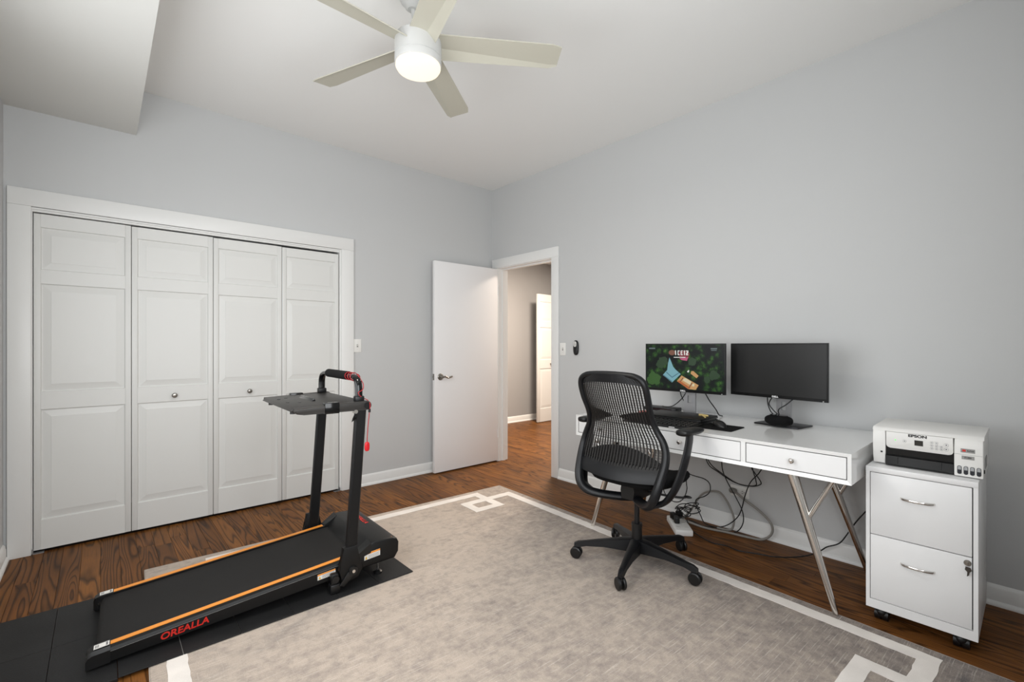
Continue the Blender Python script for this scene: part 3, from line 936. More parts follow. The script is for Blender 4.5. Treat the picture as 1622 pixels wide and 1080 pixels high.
# handle bar
hu = 1.012
hp = [(hu, -0.016, 0.935), (hu, -0.016, 0.988), (hu, -0.012, 1.022), (hu, 0.006, 1.048), (hu, 0.040, 1.060), (hu, 0.10, 1.063), (hu, TWD / 2, 1.064), (hu, TWD - 0.10, 1.063), (hu, TWD - 0.040, 1.060), (hu, TWD - 0.006, 1.048), (hu, TWD + 0.012, 1.022), (hu, TWD + 0.016, 0.988), (hu, TWD + 0.016, 0.935)]
bar = MB().tube(spline(hp, 4), 0.0165, 14, flat=(1.15, 0.75), up=(1, 0, 0)).build('handlebar', 'gloss_black', tm)
MB().tube([(hu, 0.125, 1.063), (hu, 0.13, 1.063), (hu, 0.44, 1.064), (hu, 0.445, 1.064)], 1, 16, radii=[0.018, 0.0235, 0.0235, 0.018]).build('foam_grip', 'foam', bar)
for v in (-0.016, TWD + 0.016):
    MB().box(hu - 0.024, v - 0.017, 0.938, hu + 0.024, v + 0.017, 0.968, 0.006).build('handle_socket', 'black_plastic', bar)
MB().cyl((0.985, -0.05, 0.893), (0.985, -0.02, 0.893), 0.010, n=14).build('clamp_bolt', 'chrome', tm)
MB().prism([(0.985, 0.89), (0.998, 0.885), (0.985, 0.855), (0.965, 0.842), (0.972, 0.862)], -0.045, -0.038, 'y', 0.002).build('clamp_lever', 'gloss_black', tm)
# red safety cord and key
pts = []
for k in range(34):
    t = k / 33
    v = 0.135 - 0.115 * t
    a = t * 3.2 * 2 * PI
    pts.append((hu + 0.0225 * math.cos(a), v, 1.062 - 0.012 * max(0, t - 0.75) * 4 * 0.6 + 0.020 * math.sin(a)))
pts += [(hu + 0.022, -0.016, 1.030), (hu + 0.014, -0.032, 1.00), (hu - 0.010, -0.034, 0.985), (hu + 0.01, -0.030, 0.96), (hu + 0.040, -0.028, 0.945), (hu + 0.044, -0.052, 0.925), (hu + 0.040, -0.052, 0.88), (hu + 0.033, -0.050, 0.80), (hu + 0.030, -0.048, 0.735)]
cord = MB().tube(spline(pts, 3), 0.0022, 6).build('safety_cord', 'red_cord', tm)
MB().ell((hu + 0.030, -0.048, 0.712), 0.013, 0.006, 0.024, 14, 10, 3.0).build('safety_key', 'red_plastic', tm)
MB().cyl((hu + 0.041, -0.052, 0.885), (hu + 0.041, -0.052, 0.902), 0.006, n=10).build('cord_clip', 'black_plastic', tm)

# ------------------------------------------------------------------ desk
DX0, DX1, DYa, DYb, DZt, DZb = 2.40, 3.135, 0.524, 2.058, 0.757, 0.623
desk = empty('desk', ((DX0 + DX1) / 2, (DYa + DYb) / 2, 0), 0, 'white lacquered desk with three drawers and splayed chrome legs', 'desk')
org = tuple(desk.location)
fr = MB()
# shell with mitred front lip: outer box minus drawer recess
lip, rec = 0.016, 0.016
fr.box(DX0 + rec, DYa, DZb, DX1, DYb, DZt - 0.001)
def quadstrip(a, b):
    return a, b
o4 = [(DYa, DZb), (DYb, DZb), (DYb, DZt), (DYa, DZt)]
i4 = [(DYa + lip, DZb + 0.018), (DYb - lip, DZb + 0.018), (DYb - lip, DZt - lip), (DYa + lip, DZt - lip)]
for k in range(4):
    j = (k + 1) % 4
    A, B, Cc, Dd = o4[k], o4[j], i4[j], i4[k]
    fr.add([(DX0, *A), (DX0, *B), (DX0 + 0.004, *Cc), (DX0 + 0.004, *Dd), (DX0 + rec, *A), (DX0 + rec, *B), (DX0 + rec, *Cc), (DX0 + rec, *Dd)],
           [(0, 1, 2, 3), (4, 7, 6, 5), (0, 4, 5, 1), (1, 5, 6, 2), (2, 6, 7, 3), (3, 7, 4, 0)])
parts = [0.962, 1.632]
for pcen in parts:
    fr.box(DX0 + 0.004, pcen, DZb + 0.018, DX0 + rec, pcen + 0.022, DZt - lip)
fr.build('carcass', 'lacquer', desk, org, smooth=0)
MB().box(DX0 + 0.0005, DYa + 0.0005, DZt - 0.001, DX1, DYb - 0.0005, DZt + 0.0006).build('desk_top', 'lacquer', desk, org, smooth=0)
MB().box(DX0 + rec - 0.001, DYa + lip, DZb + 0.018, DX0 + rec - 0.0002, DYb - lip, DZt - lip).build('drawer_gap', 'dark_gap', desk, org, smooth=0)
for a, b in ((DYa + lip, parts[0]), (parts[0] + 0.022, parts[1]), (parts[1] + 0.022, DYb - lip)):
    dr = MB().box(DX0 + 0.006, a + 0.004, DZb + 0.0215, DX0 + rec - 0.0015, b - 0.004, DZt - lip - 0.004, 0.0008, 1).build('drawer', 'drawer_white', desk, org, smooth=0)
    yk, zk = (a + b) / 2, 0.690
    kn = MB().lathe([(0.007, 0), (0.005, 0.004), (0.0045, 0.012), (0.011, 0.017), (0.012, 0.024), (0.007, 0.029), (0.001, 0.030)], 0, 0, 18).xf(lambda p: Vector((DX0 + 0.006 - p.z, yk + p.x, zk + p.y)))
    kn.build('knob', 'chrome', dr, org)
ym = (DYa + DYb) / 2
for sx, xb, xt in ((0, 2.482, 2.500), (1, 3.085, 2.99)):
    for sgn in (-1, 1):
        yb_ = ym + sgn * 0.692
        yt_ = ym + sgn * 0.505
        lg = MB().tube([(xb, yb_, 0.0115 if sx == 0 else 0.001), (xt, yt_, DZb)], 1, 20, radii=[0.0125, 0.024]).build('leg', 'chrome', desk, org)
        tt = 0.64
        mid = (xb + (xt - xb) * tt, yb_ + (yt_ - yb_) * tt, DZb * tt)
        MB().cyl(mid, (xt, ym + sgn * 0.685, DZb), 0.0105, n=14).build('brace', 'chrome', lg, org)

# ------------------------------------------------------------------ monitors
def monitor(name, loc, rz, label, on):
    """loc: centre of the stand base on the desk; local -x faces the viewer"""
    m = empty(name, loc, rz, label, 'monitor')
    W2, zl, zh = 0.272, 0.920 - loc[2], 1.236 - loc[2]
    xf_ = -0.085
    MB().box(xf_, -W2, zl, xf_ + 0.012, W2, zh, 0.002).build('bezel', 'satin_black', m, smooth=30)
    MB().prism([(xf_ + 0.012, zl + 0.03), (xf_ + 0.012, zh - 0.03), (xf_ + 0.04, zh - 0.08), (xf_ + 0.045, zl + 0.08)], -W2 + 0.03, W2 - 0.03, 'y', 0.004).build('back_shell', 'satin_black', m, smooth=30)
    MB().box(xf_ + 0.0122, -W2 - 0.0008, zl - 0.0008, xf_ + 0.016, W2 + 0.0008, zh + 0.0008).build('silver_rim', 'brushed_silver', m, smooth=0)
    sc = MB().box(xf_ - 0.0008, -W2 + 0.006, zl + 0.018, xf_, W2 - 0.006, zh - 0.007).build('screen', 'screen_forest' if on else 'screen_off', m, smooth=0)
    text('logo', 'DELL', 0.013, 'white_logo', m, (xf_ - 0.0006, 0, zl + 0.0085), (0, -1, 0), (0, 0, 1), 0.0004, 1.25, 0, 0.0005)
    MB().box(xf_ - 0.0006, -W2 + 0.018, zl + 0.003, xf_, -W2 + 0.024, zl + 0.006).build('power_light', 'white_logo', m, smooth=0)
    # column with a slot
    cw, x0, x1 = 0.040, 0.005, 0.022
    cz0, cz1 = 0.008, 0.30
    sl = (0.085, 0.135, 0.013)
    col = MB().box(x0, -cw, cz0, x1, -sl[2], cz1).box(x0, sl[2], cz0, x1, cw, cz1).box(x0, -sl[2], cz0, x1, sl[2], sl[0]).box(x0, -sl[2], sl[1], x1, sl[2], cz1)
    col.build('stand_column', 'brushed_silver', m, smooth=0)
    MB().box(x0 - 0.05, -0.05, cz1 - 0.12, x0 + 0.004, 0.05, cz1 - 0.02, 0.004).build('mount', 'dark_metal', m)
    MB().box(-0.085, -0.125, 0.0, 0.085, 0.125, 0.009, 0.003).build('stand_base', 'dark_metal', m)
    if on:
        picture(sc, xf_ - 0.0012, W2 - 0.006, zl + 0.018, zh - 0.007)
    return m
def picture(par, xx, w, z0, z1):
    def P(s, t):
        return (w - 2 * w * s, z1 - (z1 - z0) * t)
    lay = [0]
    def poly(name, mat, pts):
        lay[0] += 1
        xb = xx - 0.00008 * lay[0]
        MB().prism([P(*p) for p in pts], xb, xb + 0.00006, 'x').build(name, mat, par, smooth=0)
    def disc(name, mat, s, t, rs, rt, n=18, wob=0.0):
        random.seed(int(s * 1000 + t * 77))
        poly(name, mat, [(s + rs * math.cos(2 * PI * k / n) * (1 + random.uniform(-wob, wob)), t + rt * math.sin(2 * PI * k / n) * (1 + random.uniform(-wob, wob))) for k in range(n)])
    for cs_, ct_, rs_, rt_ in ((0.10, 0.74, 0.06, 0.10), (0.14, 0.80, 0.07, 0.12), (0.07, 0.84, 0.06, 0.10), (0.24, 0.38, 0.07, 0.10), (0.20, 0.45, 0.06, 0.09), (0.62, 0.38, 0.05, 0.09), (0.88, 0.66, 0.06, 0.10), (0.80, 0.76, 0.04, 0.07)):
        disc('tree_crown', 'scr_leaf' if ct_ > 0.7 and cs_ < 0.2 else 'scr_leaf_dark', cs_, ct_, rs_, rt_, 16, 0.22)
    poly('spire', 'scr_teal', [(0.325, 0.29), (0.352, 0.40), (0.375, 0.50), (0.405, 0.56), (0.475, 0.66), (0.36, 0.86), (0.235, 0.70), (0.295, 0.58), (0.305, 0.44)])
    poly('roof_line', 'scr_teal_dark', [(0.285, 0.62), (0.36, 0.73), (0.455, 0.62), (0.455, 0.64), (0.36, 0.755), (0.28, 0.64)])
    poly('roof_line', 'scr_teal_dark', [(0.245, 0.69), (0.36, 0.83), (0.365, 0.86), (0.24, 0.71)])
    poly('hall_roof', 'scr_tan', [(0.425, 0.82), (0.485, 0.69), (0.70, 0.885), (0.665, 0.99), (0.57, 0.985)])
    poly('hall_side', 'scr_orange', [(0.43, 0.83), (0.455, 0.80), (0.60, 0.955), (0.575, 0.985)])
    poly('hall_court', 'scr_cream', [(0.515, 0.755), (0.54, 0.745), (0.61, 0.82), (0.595, 0.89), (0.50, 0.80)])
    poly('hall_court', 'scr_cream', [(0.625, 0.86), (0.65, 0.86), (0.645, 0.92), (0.615, 0.915)])
    poly('ridge', 'scr_brown', [(0.50, 0.735), (0.512, 0.74), (0.475, 0.83), (0.465, 0.82)])
    poly('ridge', 'scr_brown', [(0.615, 0.835), (0.625, 0.845), (0.585, 0.96), (0.575, 0.95)])
    poly('hut', 'scr_tan', [(0.61, 0.585), (0.635, 0.58), (0.70, 0.68), (0.675, 0.735), (0.60, 0.64)])
    poly('hut_wall', 'scr_white', [(0.555, 0.60), (0.58, 0.555), (0.582, 0.60), (0.57, 0.62)])
    disc('sign_backing', 'scr_brown', 0.36, 0.18, 0.045, 0.06)
    disc('sign_backing', 'scr_red', 0.515, 0.21, 0.075, 0.085)
    poly('pennant', 'scr_pink', [(0.455, 0.31), (0.575, 0.27), (0.555, 0.36), (0.49, 0.345)])
    for s0, gl in ((0.40, 'i'), (0.435, 'c'), (0.475, 'e'), (0.515, 'i'), (0.54, 'z')):
        a, b, h0, h1 = s0, s0 + 0.026, 0.13, 0.235
        if gl == 'i':
            poly('glyph', 'scr_white', [(a, h0), (a + 0.014, h0), (a + 0.016, h1), (a + 0.004, h1)])
        elif gl == 'c':
            poly('glyph', 'scr_white', [(a, h0), (b, h0), (b, h0 + 0.02), (a + 0.010, h0 + 0.02), (a + 0.010, h1 - 0.02), (b, h1 - 0.02), (b, h1), (a, h1)])
        elif gl == 'e':
            poly('glyph', 'scr_white', [(a, h0), (b, h0), (b, h0 + 0.02), (a + 0.010, h0 + 0.02), (a + 0.010, 0.172), (b - 0.004, 0.172), (b - 0.004, 0.192), (a + 0.010, 0.192), (a + 0.010, h1 - 0.02), (b, h1 - 0.02), (b, h1), (a, h1)])
        else:
            poly('glyph', 'scr_white', [(a, h0), (b + 0.008, h0), (b + 0.006, h0 + 0.05), (a + 0.018, h1 - 0.02), (b + 0.006, h1 - 0.02), (b + 0.006, h1), (a + 0.004, h1), (a + 0.004, h1 - 0.04), (b - 0.006, h0 + 0.02), (a, h0 + 0.02)])
    poly('underline', 'scr_white', [(0.385, 0.278), (0.535, 0.275), (0.535, 0.292), (0.385, 0.294)])
    poly('menu', 'scr_grey', [(0.045, 0.07), (0.13, 0.07), (0.13, 0.10), (0.045, 0.10)])
    poly('caption', 'scr_grey', [(0.845, 0.075), (0.92, 0.075), (0.92, 0.10), (0.845, 0.10)])
    poly('caption', 'scr_grey', [(0.85, 0.115), (0.915, 0.115), (0.915, 0.13), (0.85, 0.13)])
DT = DZt + 0.0008
monitor('monitor', (2.925, 1.53, DT), R(1.5), 'black monitor showing a forest picture, behind the office chair', True)
monitor('monitor', (2.990, 0.985, DT), R(-8.5), 'black monitor with a dark switched-off screen, nearer the printer', False)

# smart speaker on the right stand base
sp = MB().ell((0, 0, 0.030), 0.045, 0.075, 0.030, 28, 14, 2.6).build('speaker', 'fabric_black')
sp.location = (2.895, 0.975, DT + 0.0092)
sp.rotation_euler = (0, 0, R(-12))
tag(sp, 'small black oval speaker standing on the foot of the dark monitor', 'speaker')
MB().prism([(0.026 * math.cos(2 * PI * k / 24), 0.052 * math.sin(2 * PI * k / 24)) for k in range(24)], 0.0585, 0.0608, 'z').build('top_plate', 'gloss_black', sp)

# laptops, keyboard, etc.
def laptop(z0, dx, label):
    l = empty('closed_laptop', (2.692 + dx, 1.48, z0), R(3), label, 'laptop', 'closed laptops on the desk')
    MB().box(-0.125, -0.19, 0.0, 0.125, 0.19, 0.011, 0.003).build('body', 'black_plastic', l)
    MB().box(-0.125, -0.19, 0.0115, 0.125, 0.19, 0.018, 0.003).build('lid', 'satin_black', l)
    MB().cyl((0.118, -0.14, 0.011), (0.118, 0.14, 0.011), 0.005, n=10).build('hinge', 'dark_metal', l)
    return l
laptop(DT, 0.0, 'lower of two stacked closed black laptops behind the keyboard')
laptop(DT + 0.0185, 0.012, 'upper of two stacked closed black laptops with tan trinkets on it')
kb = empty('keyboard', (2.485, 1.475, DT), R(2), 'black computer keyboard at the front edge of the desk', 'keyboard')
MB().prism([(-0.078, 0.0), (0.078, 0.0), (0.078, 0.020), (-0.070, 0.011), (-0.078, 0.008)], -0.215, 0.215, 'y', 0.002).build('case', 'black_plastic', kb, smooth=30)
keym = MB()
for r_ in range(5):
    n_ = 15
    for k in range(n_):
        y0 = -0.205 + k * 0.0275
        x0 = -0.058 + r_ * 0.0255
        zz = 0.012 + 0.0008 + (x0 + 0.07) / 0.148 * 0.0085
        keym.loft([[(x0, y0, zz), (x0 + 0.022, y0, zz + 0.001), (x0 + 0.022, y0 + 0.0235, zz + 0.001), (x0, y0 + 0.0235, zz)],
                   [(x0 + 0.003, y0 + 0.003, zz + 0.006), (x0 + 0.019, y0 + 0.003, zz + 0.007), (x0 + 0.019, y0 + 0.0205, zz + 0.007), (x0 + 0.003, y0 + 0.0205, zz + 0.006)]])
ko = keym.build('keys', 'satin_black', kb, smooth=0)
ko['kind'] = 'stuff'
MB().box(-0.0786, -0.125, 0.003, -0.0778, -0.09, 0.007).build('badge', 'white_logo', kb, smooth=0)
mp = MB().prism(rrect(-0.10, -0.12, 0.10, 0.12, 0.012), 0, 0.003, 'z').build('mouse_pad', 'fabric_black')
mp.location = (2.632, 1.212, DT)
mp.rotation_euler = (0, 0, R(2))
tag(mp, 'black mouse pad on the white desk right of the keyboard', 'mouse pad')
ms = empty('computer_mouse', (2.655, 1.205, DT + 0.0032), R(55), 'black wireless mouse on the mouse pad', 'mouse')
secs = []
for k in range(9):
    t = -1 + k / 4
    hgt = 0.034 * max(0.12, 1 - 0.8 * abs(t * 0.95 - 0.08) ** 2.4)
    wd = 0.031 * max(0.25, (1 - abs(t) ** 3.0 * 0.75))
    secs.append([(0.052 * t, wd * math.cos(R(a)) * (1.0 if a not in (0, 180) else 1.0), hgt * max(0, math.sin(R(a))) ** 0.8) for a in range(0, 181, 18)])
MB().loft(secs).build('shell', 'black_plastic', ms, smooth=60)
MB().cyl((0.026, -0.004, 0.030), (0.026, 0.004, 0.030), 0.007, n=14).build('wheel', 'dark_metal', ms)
tz = DT + 0.0370
for k, (dx, dy, a, lb) in enumerate(((0.03, -0.145, 20, 'long tan trinket lying on the upper laptop'), (-0.005, -0.165, -25, 'short tan trinket lying nearest the mouse on the laptop'))):
    t = MB().tube(spline([(-0.03, 0, 0.005), (-0.012, 0.006, 0.007), (0.010, -0.004, 0.006), (0.032, 0.004, 0.005)] if k == 0 else [(-0.02, 0, 0.005), (0, 0.006, 0.008), (0.02, -0.002, 0.005)], 4), 0.006, 8, radii=None, flat=(1.4, 0.8)).build('trinket', 'tan_thing')
    t.location = (2.704 + dx, 1.48 + dy, tz)
    t.rotation_euler = (0, 0, R(a + 60))
    tag(t, lb, 'trinket')
dk = empty('docking_station', (3.03, 1.785, DT), R(4), 'flat black docking box at the back left of the desk', 'dock')
MB().box(-0.05, -0.12, 0.001, 0.05, 0.12, 0.026, 0.005).build('case', 'black_plastic', dk)
MB().box(-0.0508, -0.09, 0.008, -0.0495, 0.05, 0.018).build('port_strip', 'gloss_black', dk, smooth=0)
pp = MB().box(-0.05, -0.07, 0, 0.05, 0.07, 0.0012).build('paper_slip', 'red_paper')
pp.location = (2.885, 1.80, DT)
pp.rotation_euler = (0, 0, R(14))
tag(pp, 'pale red slip of paper beside the docking box', 'paper')

# ------------------------------------------------------------------ cables
def cable(name, pts, r, mat, label, group=None, cat='cable', k=6):
    sp_ = spline(pts, k)
    o = MB().tube(sp_, r, 7).build(name, mat, None, tuple(sp_[0]), smooth=60)
    return tag(o, label, cat, group)
cable('monitor_cable', [(2.935, 1.60, 0.93), (2.93, 1.585, 0.88), (2.95, 1.555, 0.82), (2.99, 1.52, 0.775), (3.02, 1.53, 0.762)], 0.0032, 'cable_black', 'thin black cable running down behind the lit monitor stand')
cable('monitor_cable', [(2.935, 1.545, 0.93), (2.93, 1.58, 0.87), (2.955, 1.66, 0.81), (2.97, 1.72, 0.795), (3.02, 1.78, 0.79)], 0.0032, 'cable_black', 'black cable slanting left from the lit monitor to the docking box')
cable('monitor_cable', [(2.935, 1.43, 0.925), (2.94, 1.40, 0.87), (2.97, 1.37, 0.81), (3.0, 1.365, 0.775), (3.05, 1.365, 0.762)], 0.0036, 'cable_black', 'black cable bowing right of the lit monitor stand')
cable('monitor_cable', [(2.965, 1.06, 0.93), (2.945, 1.05, 0.88), (2.93, 1.03, 0.84), (2.925, 1.01, 0.822)], 0.0032, 'cable_black', 'black cable curving down left of the speaker')
cable('monitor_cable', [(2.965, 1.025, 0.93), (2.935, 1.04, 0.885), (2.925, 1.015, 0.85), (2.93, 0.99, 0.824)], 0.0032, 'cable_black', 'black cable crossing over the top of the speaker')
cable('monitor_cable', [(2.965, 0.91, 0.93), (2.94, 0.95, 0.885), (2.925, 0.985, 0.855), (2.932, 0.985, 0.825)], 0.0032, 'cable_black', 'black cable coming from the right down to the speaker')
cable('desk_cable', [(3.09, 1.53, 0.62), (3.09, 1.487, 0.434), (3.09, 1.413, 0.38), (3.09, 1.298, 0.332), (3.09, 1.2, 0.331), (3.09, 1.151, 0.35), (3.09, 1.143, 0.371), (3.09, 1.181, 0.423), (3.09, 1.2, 0.46), (3.09, 1.21, 0.62)], 0.0034, 'cable_black', 'black cable hanging in a wide loop below the middle drawer')
cable('desk_cable', [(3.10, 1.53, 0.62), (3.10, 1.482, 0.44), (3.10, 1.379, 0.366), (3.10, 1.278, 0.325), (3.10, 1.181, 0.337), (3.10, 1.177, 0.376), (3.10, 1.196, 0.45), (3.10, 1.20, 0.62)], 0.0034, 'cable_black', 'black cable hanging just behind the wide loop below the drawer')
cable('desk_cable', [(3.085, 1.38, 0.62), (3.085, 1.384, 0.436), (3.085, 1.359, 0.349), (3.085, 1.298, 0.247), (3.085, 1.254, 0.165), (3.085, 1.246, 0.098), (3.085, 1.27, 0.038), (3.073, 1.311, 0.007), (3.032, 1.374, 0.006), (3.04, 1.488, 0.006), (2.99, 1.60, 0.05)], 0.0034, 'cable_black', 'black cable dropping from the desk to the floor, left of the crossing')
cable('desk_cable', [(3.078, 1.06, 0.62), (3.078, 1.14, 0.443), (3.078, 1.2, 0.359), (3.078, 1.234, 0.263), (3.078, 1.254, 0.177), (3.078, 1.286, 0.107), (3.075, 1.359, 0.037), (3.048, 1.445, 0.012), (3.02, 1.558, 0.012), (2.98, 1.62, 0.05)], 0.0034, 'cable_black', 'black cable dropping from the desk to the floor, right of the crossing')
cable('grey_cord', [(3.13, 1.325, 0.262), (3.11, 1.30, 0.262), (3.10, 1.238, 0.229), (3.10, 1.162, 0.189), (3.10, 1.096, 0.136), (3.10, 1.078, 0.087), (3.095, 1.096, 0.043), (3.085, 1.143, 0.012), (3.072, 1.231, 0.007), (3.032, 1.333, 0.016), (3.0, 1.46, 0.016), (2.95, 1.57, 0.045)], 0.0075, 'cable_grey', 'thick grey cord looping from the wall outlet to the floor', cat='cord')
cable('grey_cord', [(2.97, 1.60, 0.045), (3.06, 1.592, 0.075), (3.09, 1.572, 0.129), (3.09, 1.522, 0.202), (3.09, 1.465, 0.237), (3.09, 1.4, 0.244), (3.09, 1.35, 0.193), (3.09, 1.314, 0.12), (3.085, 1.306, 0.069), (3.08, 1.326, 0.020), (3.05, 1.40, 0.02)], 0.0068, 'cable_grey', 'grey cord arching up over the power strip', cat='cord')
cable('desk_cable', [(3.08, 1.68, 0.34), (3.09, 1.586, 0.319), (3.09, 1.509, 0.313), (3.09, 1.469, 0.287), (3.085, 1.465, 0.237), (3.075, 1.495, 0.2), (3.075, 1.554, 0.164), (3.075, 1.554, 0.12), (3.07, 1.522, 0.063), (3.06, 1.487, 0.022), (3.04, 1.4, 0.022)], 0.0034, 'cable_black', 'black cable bending sharply down behind the chair seat')
cable('desk_cable', [(3.09, 1.64, 0.62), (3.09, 1.637, 0.29), (3.09, 1.632, 0.211), (3.09, 1.66, 0.138), (3.09, 1.709, 0.103), (3.09, 1.768, 0.111), (3.09, 1.81, 0.16), (3.09, 1.84, 0.30)], 0.0034, 'cable_black', 'black cable sagging low behind the chair seat')
cable('power_cable', [(2.95, 1.56, 0.055), (2.913, 1.508, 0.012), (2.861, 1.418, 0.006), (2.828, 1.321, 0.006), (2.85, 1.253, 0.006), (2.835, 1.172, 0.006), (2.875, 1.081, 0.006), (2.914, 0.993, 0.006), (2.995, 0.92, 0.006), (3.08, 0.871, 0.010), (3.11, 0.826, 0.04), (3.11, 0.794, 0.072), (3.11, 0.734, 0.113), (3.11, 0.69, 0.19), (3.11, 0.647, 0.272), (3.11, 0.55, 0.42)], 0.0034, 'cable_black', 'black power cord snaking over the floor towards the filing cabinet', cat='cord')
pl = MB().ell((0, 0, 0), 0.016, 0.026, 0.018, 16, 10, 2.6).build('power_plug', 'plug_grey')
pl.location = (XR - 0.026, 1.335, 0.262)
tag(pl, 'grey power plug pushed into the wall outlet', 'plug')
# power strip
ps = empty('power_strip', (2.90, 1.585, 0), R(42), 'white power strip on the floor under the desk', 'power strip')
MB().box(-0.135, -0.055, 0.0, 0.135, 0.055, 0.040, 0.008).build('housing', 'plastic_white', ps)
for k in range(3):
    for q in (-1, 1):
        MB().cyl((-0.08 + 0.075 * k, q * 0.026, 0.040), (-0.08 + 0.075 * k, q * 0.026, 0.0412), 0.016, n=16).build('socket', 'sticker_white', ps)
for k, (px, py) in enumerate(((-0.01, 0.02), (0.06, 0.025), (0.09, -0.02))):
    a = MB().box(-0.022, -0.016, 0, 0.022, 0.016, 0.042, 0.005).build('power_plug', 'black_plastic')
    a.location = (2.90 + px * math.cos(R(42)) - py * math.sin(R(42)), 1.585 + px * math.sin(R(42)) + py * math.cos(R(42)), 0.0415)
    a.rotation_euler = (0, 0, R(42 + 15 * k))
    tag(a, ('black plug in the middle of the power strip', 'black plug at the wall side of the power strip', 'black plug at the far corner of the power strip')[k], 'plug')
random.seed(8)
tang = ('lowest black cable of the tangle on the power strip', 'second black cable of the tangle on the power strip', 'looped black cable in the middle of the tangle on the power strip', 'loosely curled black cable of the tangle on the power strip', 'topmost black cable of the tangle on the power strip')
for k in range(4):
    cx, cy = 2.965 + 0.018 * k, 1.605 - 0.012 * k
    pts = []
    for j in range(8):
        a = j * 1.05 + k * 1.6
        rr = random.uniform(0.03, 0.085)
        pts.append((cx + rr * math.cos(a) * 0.75, cy + rr * math.sin(a) * 1.1, 0.060 + 0.012 * k + random.uniform(0, 0.05)))
    cable('desk_cable', pts, 0.0034, 'cable_black', tang[k], k=5)

# ------------------------------------------------------------------ filing cabinet
FX, FXb, FY0, FY1, FZ0, FZ1 = 2.568, 3.02, 0.151, 0.507, 0.060, 0.686
fc = empty('filing_cabinet', ((FX + FXb) / 2, (FY0 + FY1) / 2, 0), 0, 'white two-drawer steel filing cabinet on casters beside the desk', 'filing cabinet')
org = tuple(fc.location)
b = MB().box(FX + 0.018, FY0, FZ0, FXb, FY1, FZ1 - 0.004, 0.002)
b.box(FX, FY0, FZ0, FX + 0.018, FY0 + 0.014, FZ1 - 0.022).box(FX, FY1 - 0.014, FZ0, FX + 0.018, FY1, FZ1 - 0.022).box(FX, FY0 + 0.014, FZ0, FX + 0.018, FY1 - 0.014, FZ0 + 0.038)
b.build('body', 'steel_white', fc, org, smooth=30)
MB().box(FX - 0.001, FY0 - 0.001, FZ1 - 0.024, FXb, FY1 + 0.001, FZ1, 0.003).build('top', 'steel_white', fc, org, smooth=30)
MB().box(FX + 0.0165, FY0 + 0.014, FZ0 + 0.038, FX + 0.0182, FY1 - 0.014, FZ1 - 0.024).build('drawer_gap', 'dark_gap', fc, org, smooth=0)
for a, z1 in ((FZ0 + 0.0405, 0.384), (0.3875, FZ1 - 0.0265)):
    dr = MB().box(FX + 0.0015, FY0 + 0.0175, a, FX + 0.016, FY1 - 0.0160, z1, 0.0015).build('drawer', 'steel_white', fc, org, smooth=30)
    zc_ = a + (z1 - a) * 0.66
    yc_ = 0.332
    hp_ = [(FX + 0.002, yc_ + 0.054, zc_), (FX - 0.008, yc_ + 0.048, zc_), (FX - 0.019, yc_ + 0.025, zc_), (FX - 0.022, yc_, zc_), (FX - 0.019, yc_ - 0.025, zc_), (FX - 0.008, yc_ - 0.048, zc_), (FX + 0.002, yc_ - 0.054, zc_)]
    MB().tube(spline(hp_, 4), 0.0052, 10, flat=(1.0, 0.6), up=(0, 0, 1)).build('handle', 'chrome', dr, org)
    if a < 0.2:
        lk = MB().lathe([(0.0115, 0), (0.0115, 0.005), (0.009, 0.008), (0.001, 0.0085)], 0, 0, 18).xf(lambda p: Vector((FX + 0.0015 - p.z, 0.181 + p.x, 0.362 + p.y))).build('lock', 'nickel', dr, org)
        MB().box(FX - 0.020, 0.179, 0.357, FX - 0.004, 0.183, 0.367).build('key', 'nickel', lk, org, smooth=0)
        MB().prism([(0.186, 0.350), (0.172, 0.348), (0.168, 0.338), (0.174, 0.330), (0.176, 0.318), (0.182, 0.312), (0.181, 0.330), (0.188, 0.338)], FX - 0.012, FX - 0.009, 'x').build('spare_key', 'dark_nickel', lk, org, smooth=0)
for px_, py_ in ((FX + 0.045, FY0 + 0.05), (FX + 0.045, FY1 - 0.05), (FXb - 0.05, FY0 + 0.05), (FXb - 0.05, FY1 - 0.05)):
    cs = MB().cyl((px_, py_ - 0.024, 0.0265), (px_, py_ - 0.003, 0.0265), 0.0258, n=22).cyl((px_, py_ + 0.003, 0.0265), (px_, py_ + 0.024, 0.0265), 0.0258, n=22).build('caster', 'black_plastic', fc, org)
    MB().ell((px_, py_, 0.036), 0.029, 0.027, 0.026, 16, 10).box(px_ - 0.012, py_ - 0.012, 0.050, px_ + 0.012, py_ + 0.012, FZ0 + 0.001).build('hood', 'black_plastic', cs, org)

# ------------------------------------------------------------------ printer
PX, PXb, PY0, PY1, PZ, PZt = 2.632, 2.935, 0.140, 0.494, FZ1 + 0.0015, 0.858
pr = empty('printer', ((PX + PXb) / 2, (PY0 + PY1) / 2, FZ1), 0, 'white ink-tank printer standing on the filing cabinet', 'printer')
org = tuple(pr.location)
prof = [(PX + 0.030, PZ), (PX + 0.012, PZ + 0.008), (PX + 0.003, PZ + 0.04), (PX, PZ + 0.10), (PX - 0.002, PZt - 0.016), (PX + 0.004, PZt - 0.008), (PXb - 0.02, PZt), (PXb, PZt - 0.012), (PXb, PZ)]
# left cheek
MB().prism(prof, 0.449, PY1, 'y', 0.004).build('left_cheek', 'plastic_white', pr, org, smooth=35)
# main body behind
MB().box(PX + 0.030, 0.222, PZ, PXb, 0.450, PZt - 0.010).build('chassis', 'black_plastic', pr, org, smooth=0)
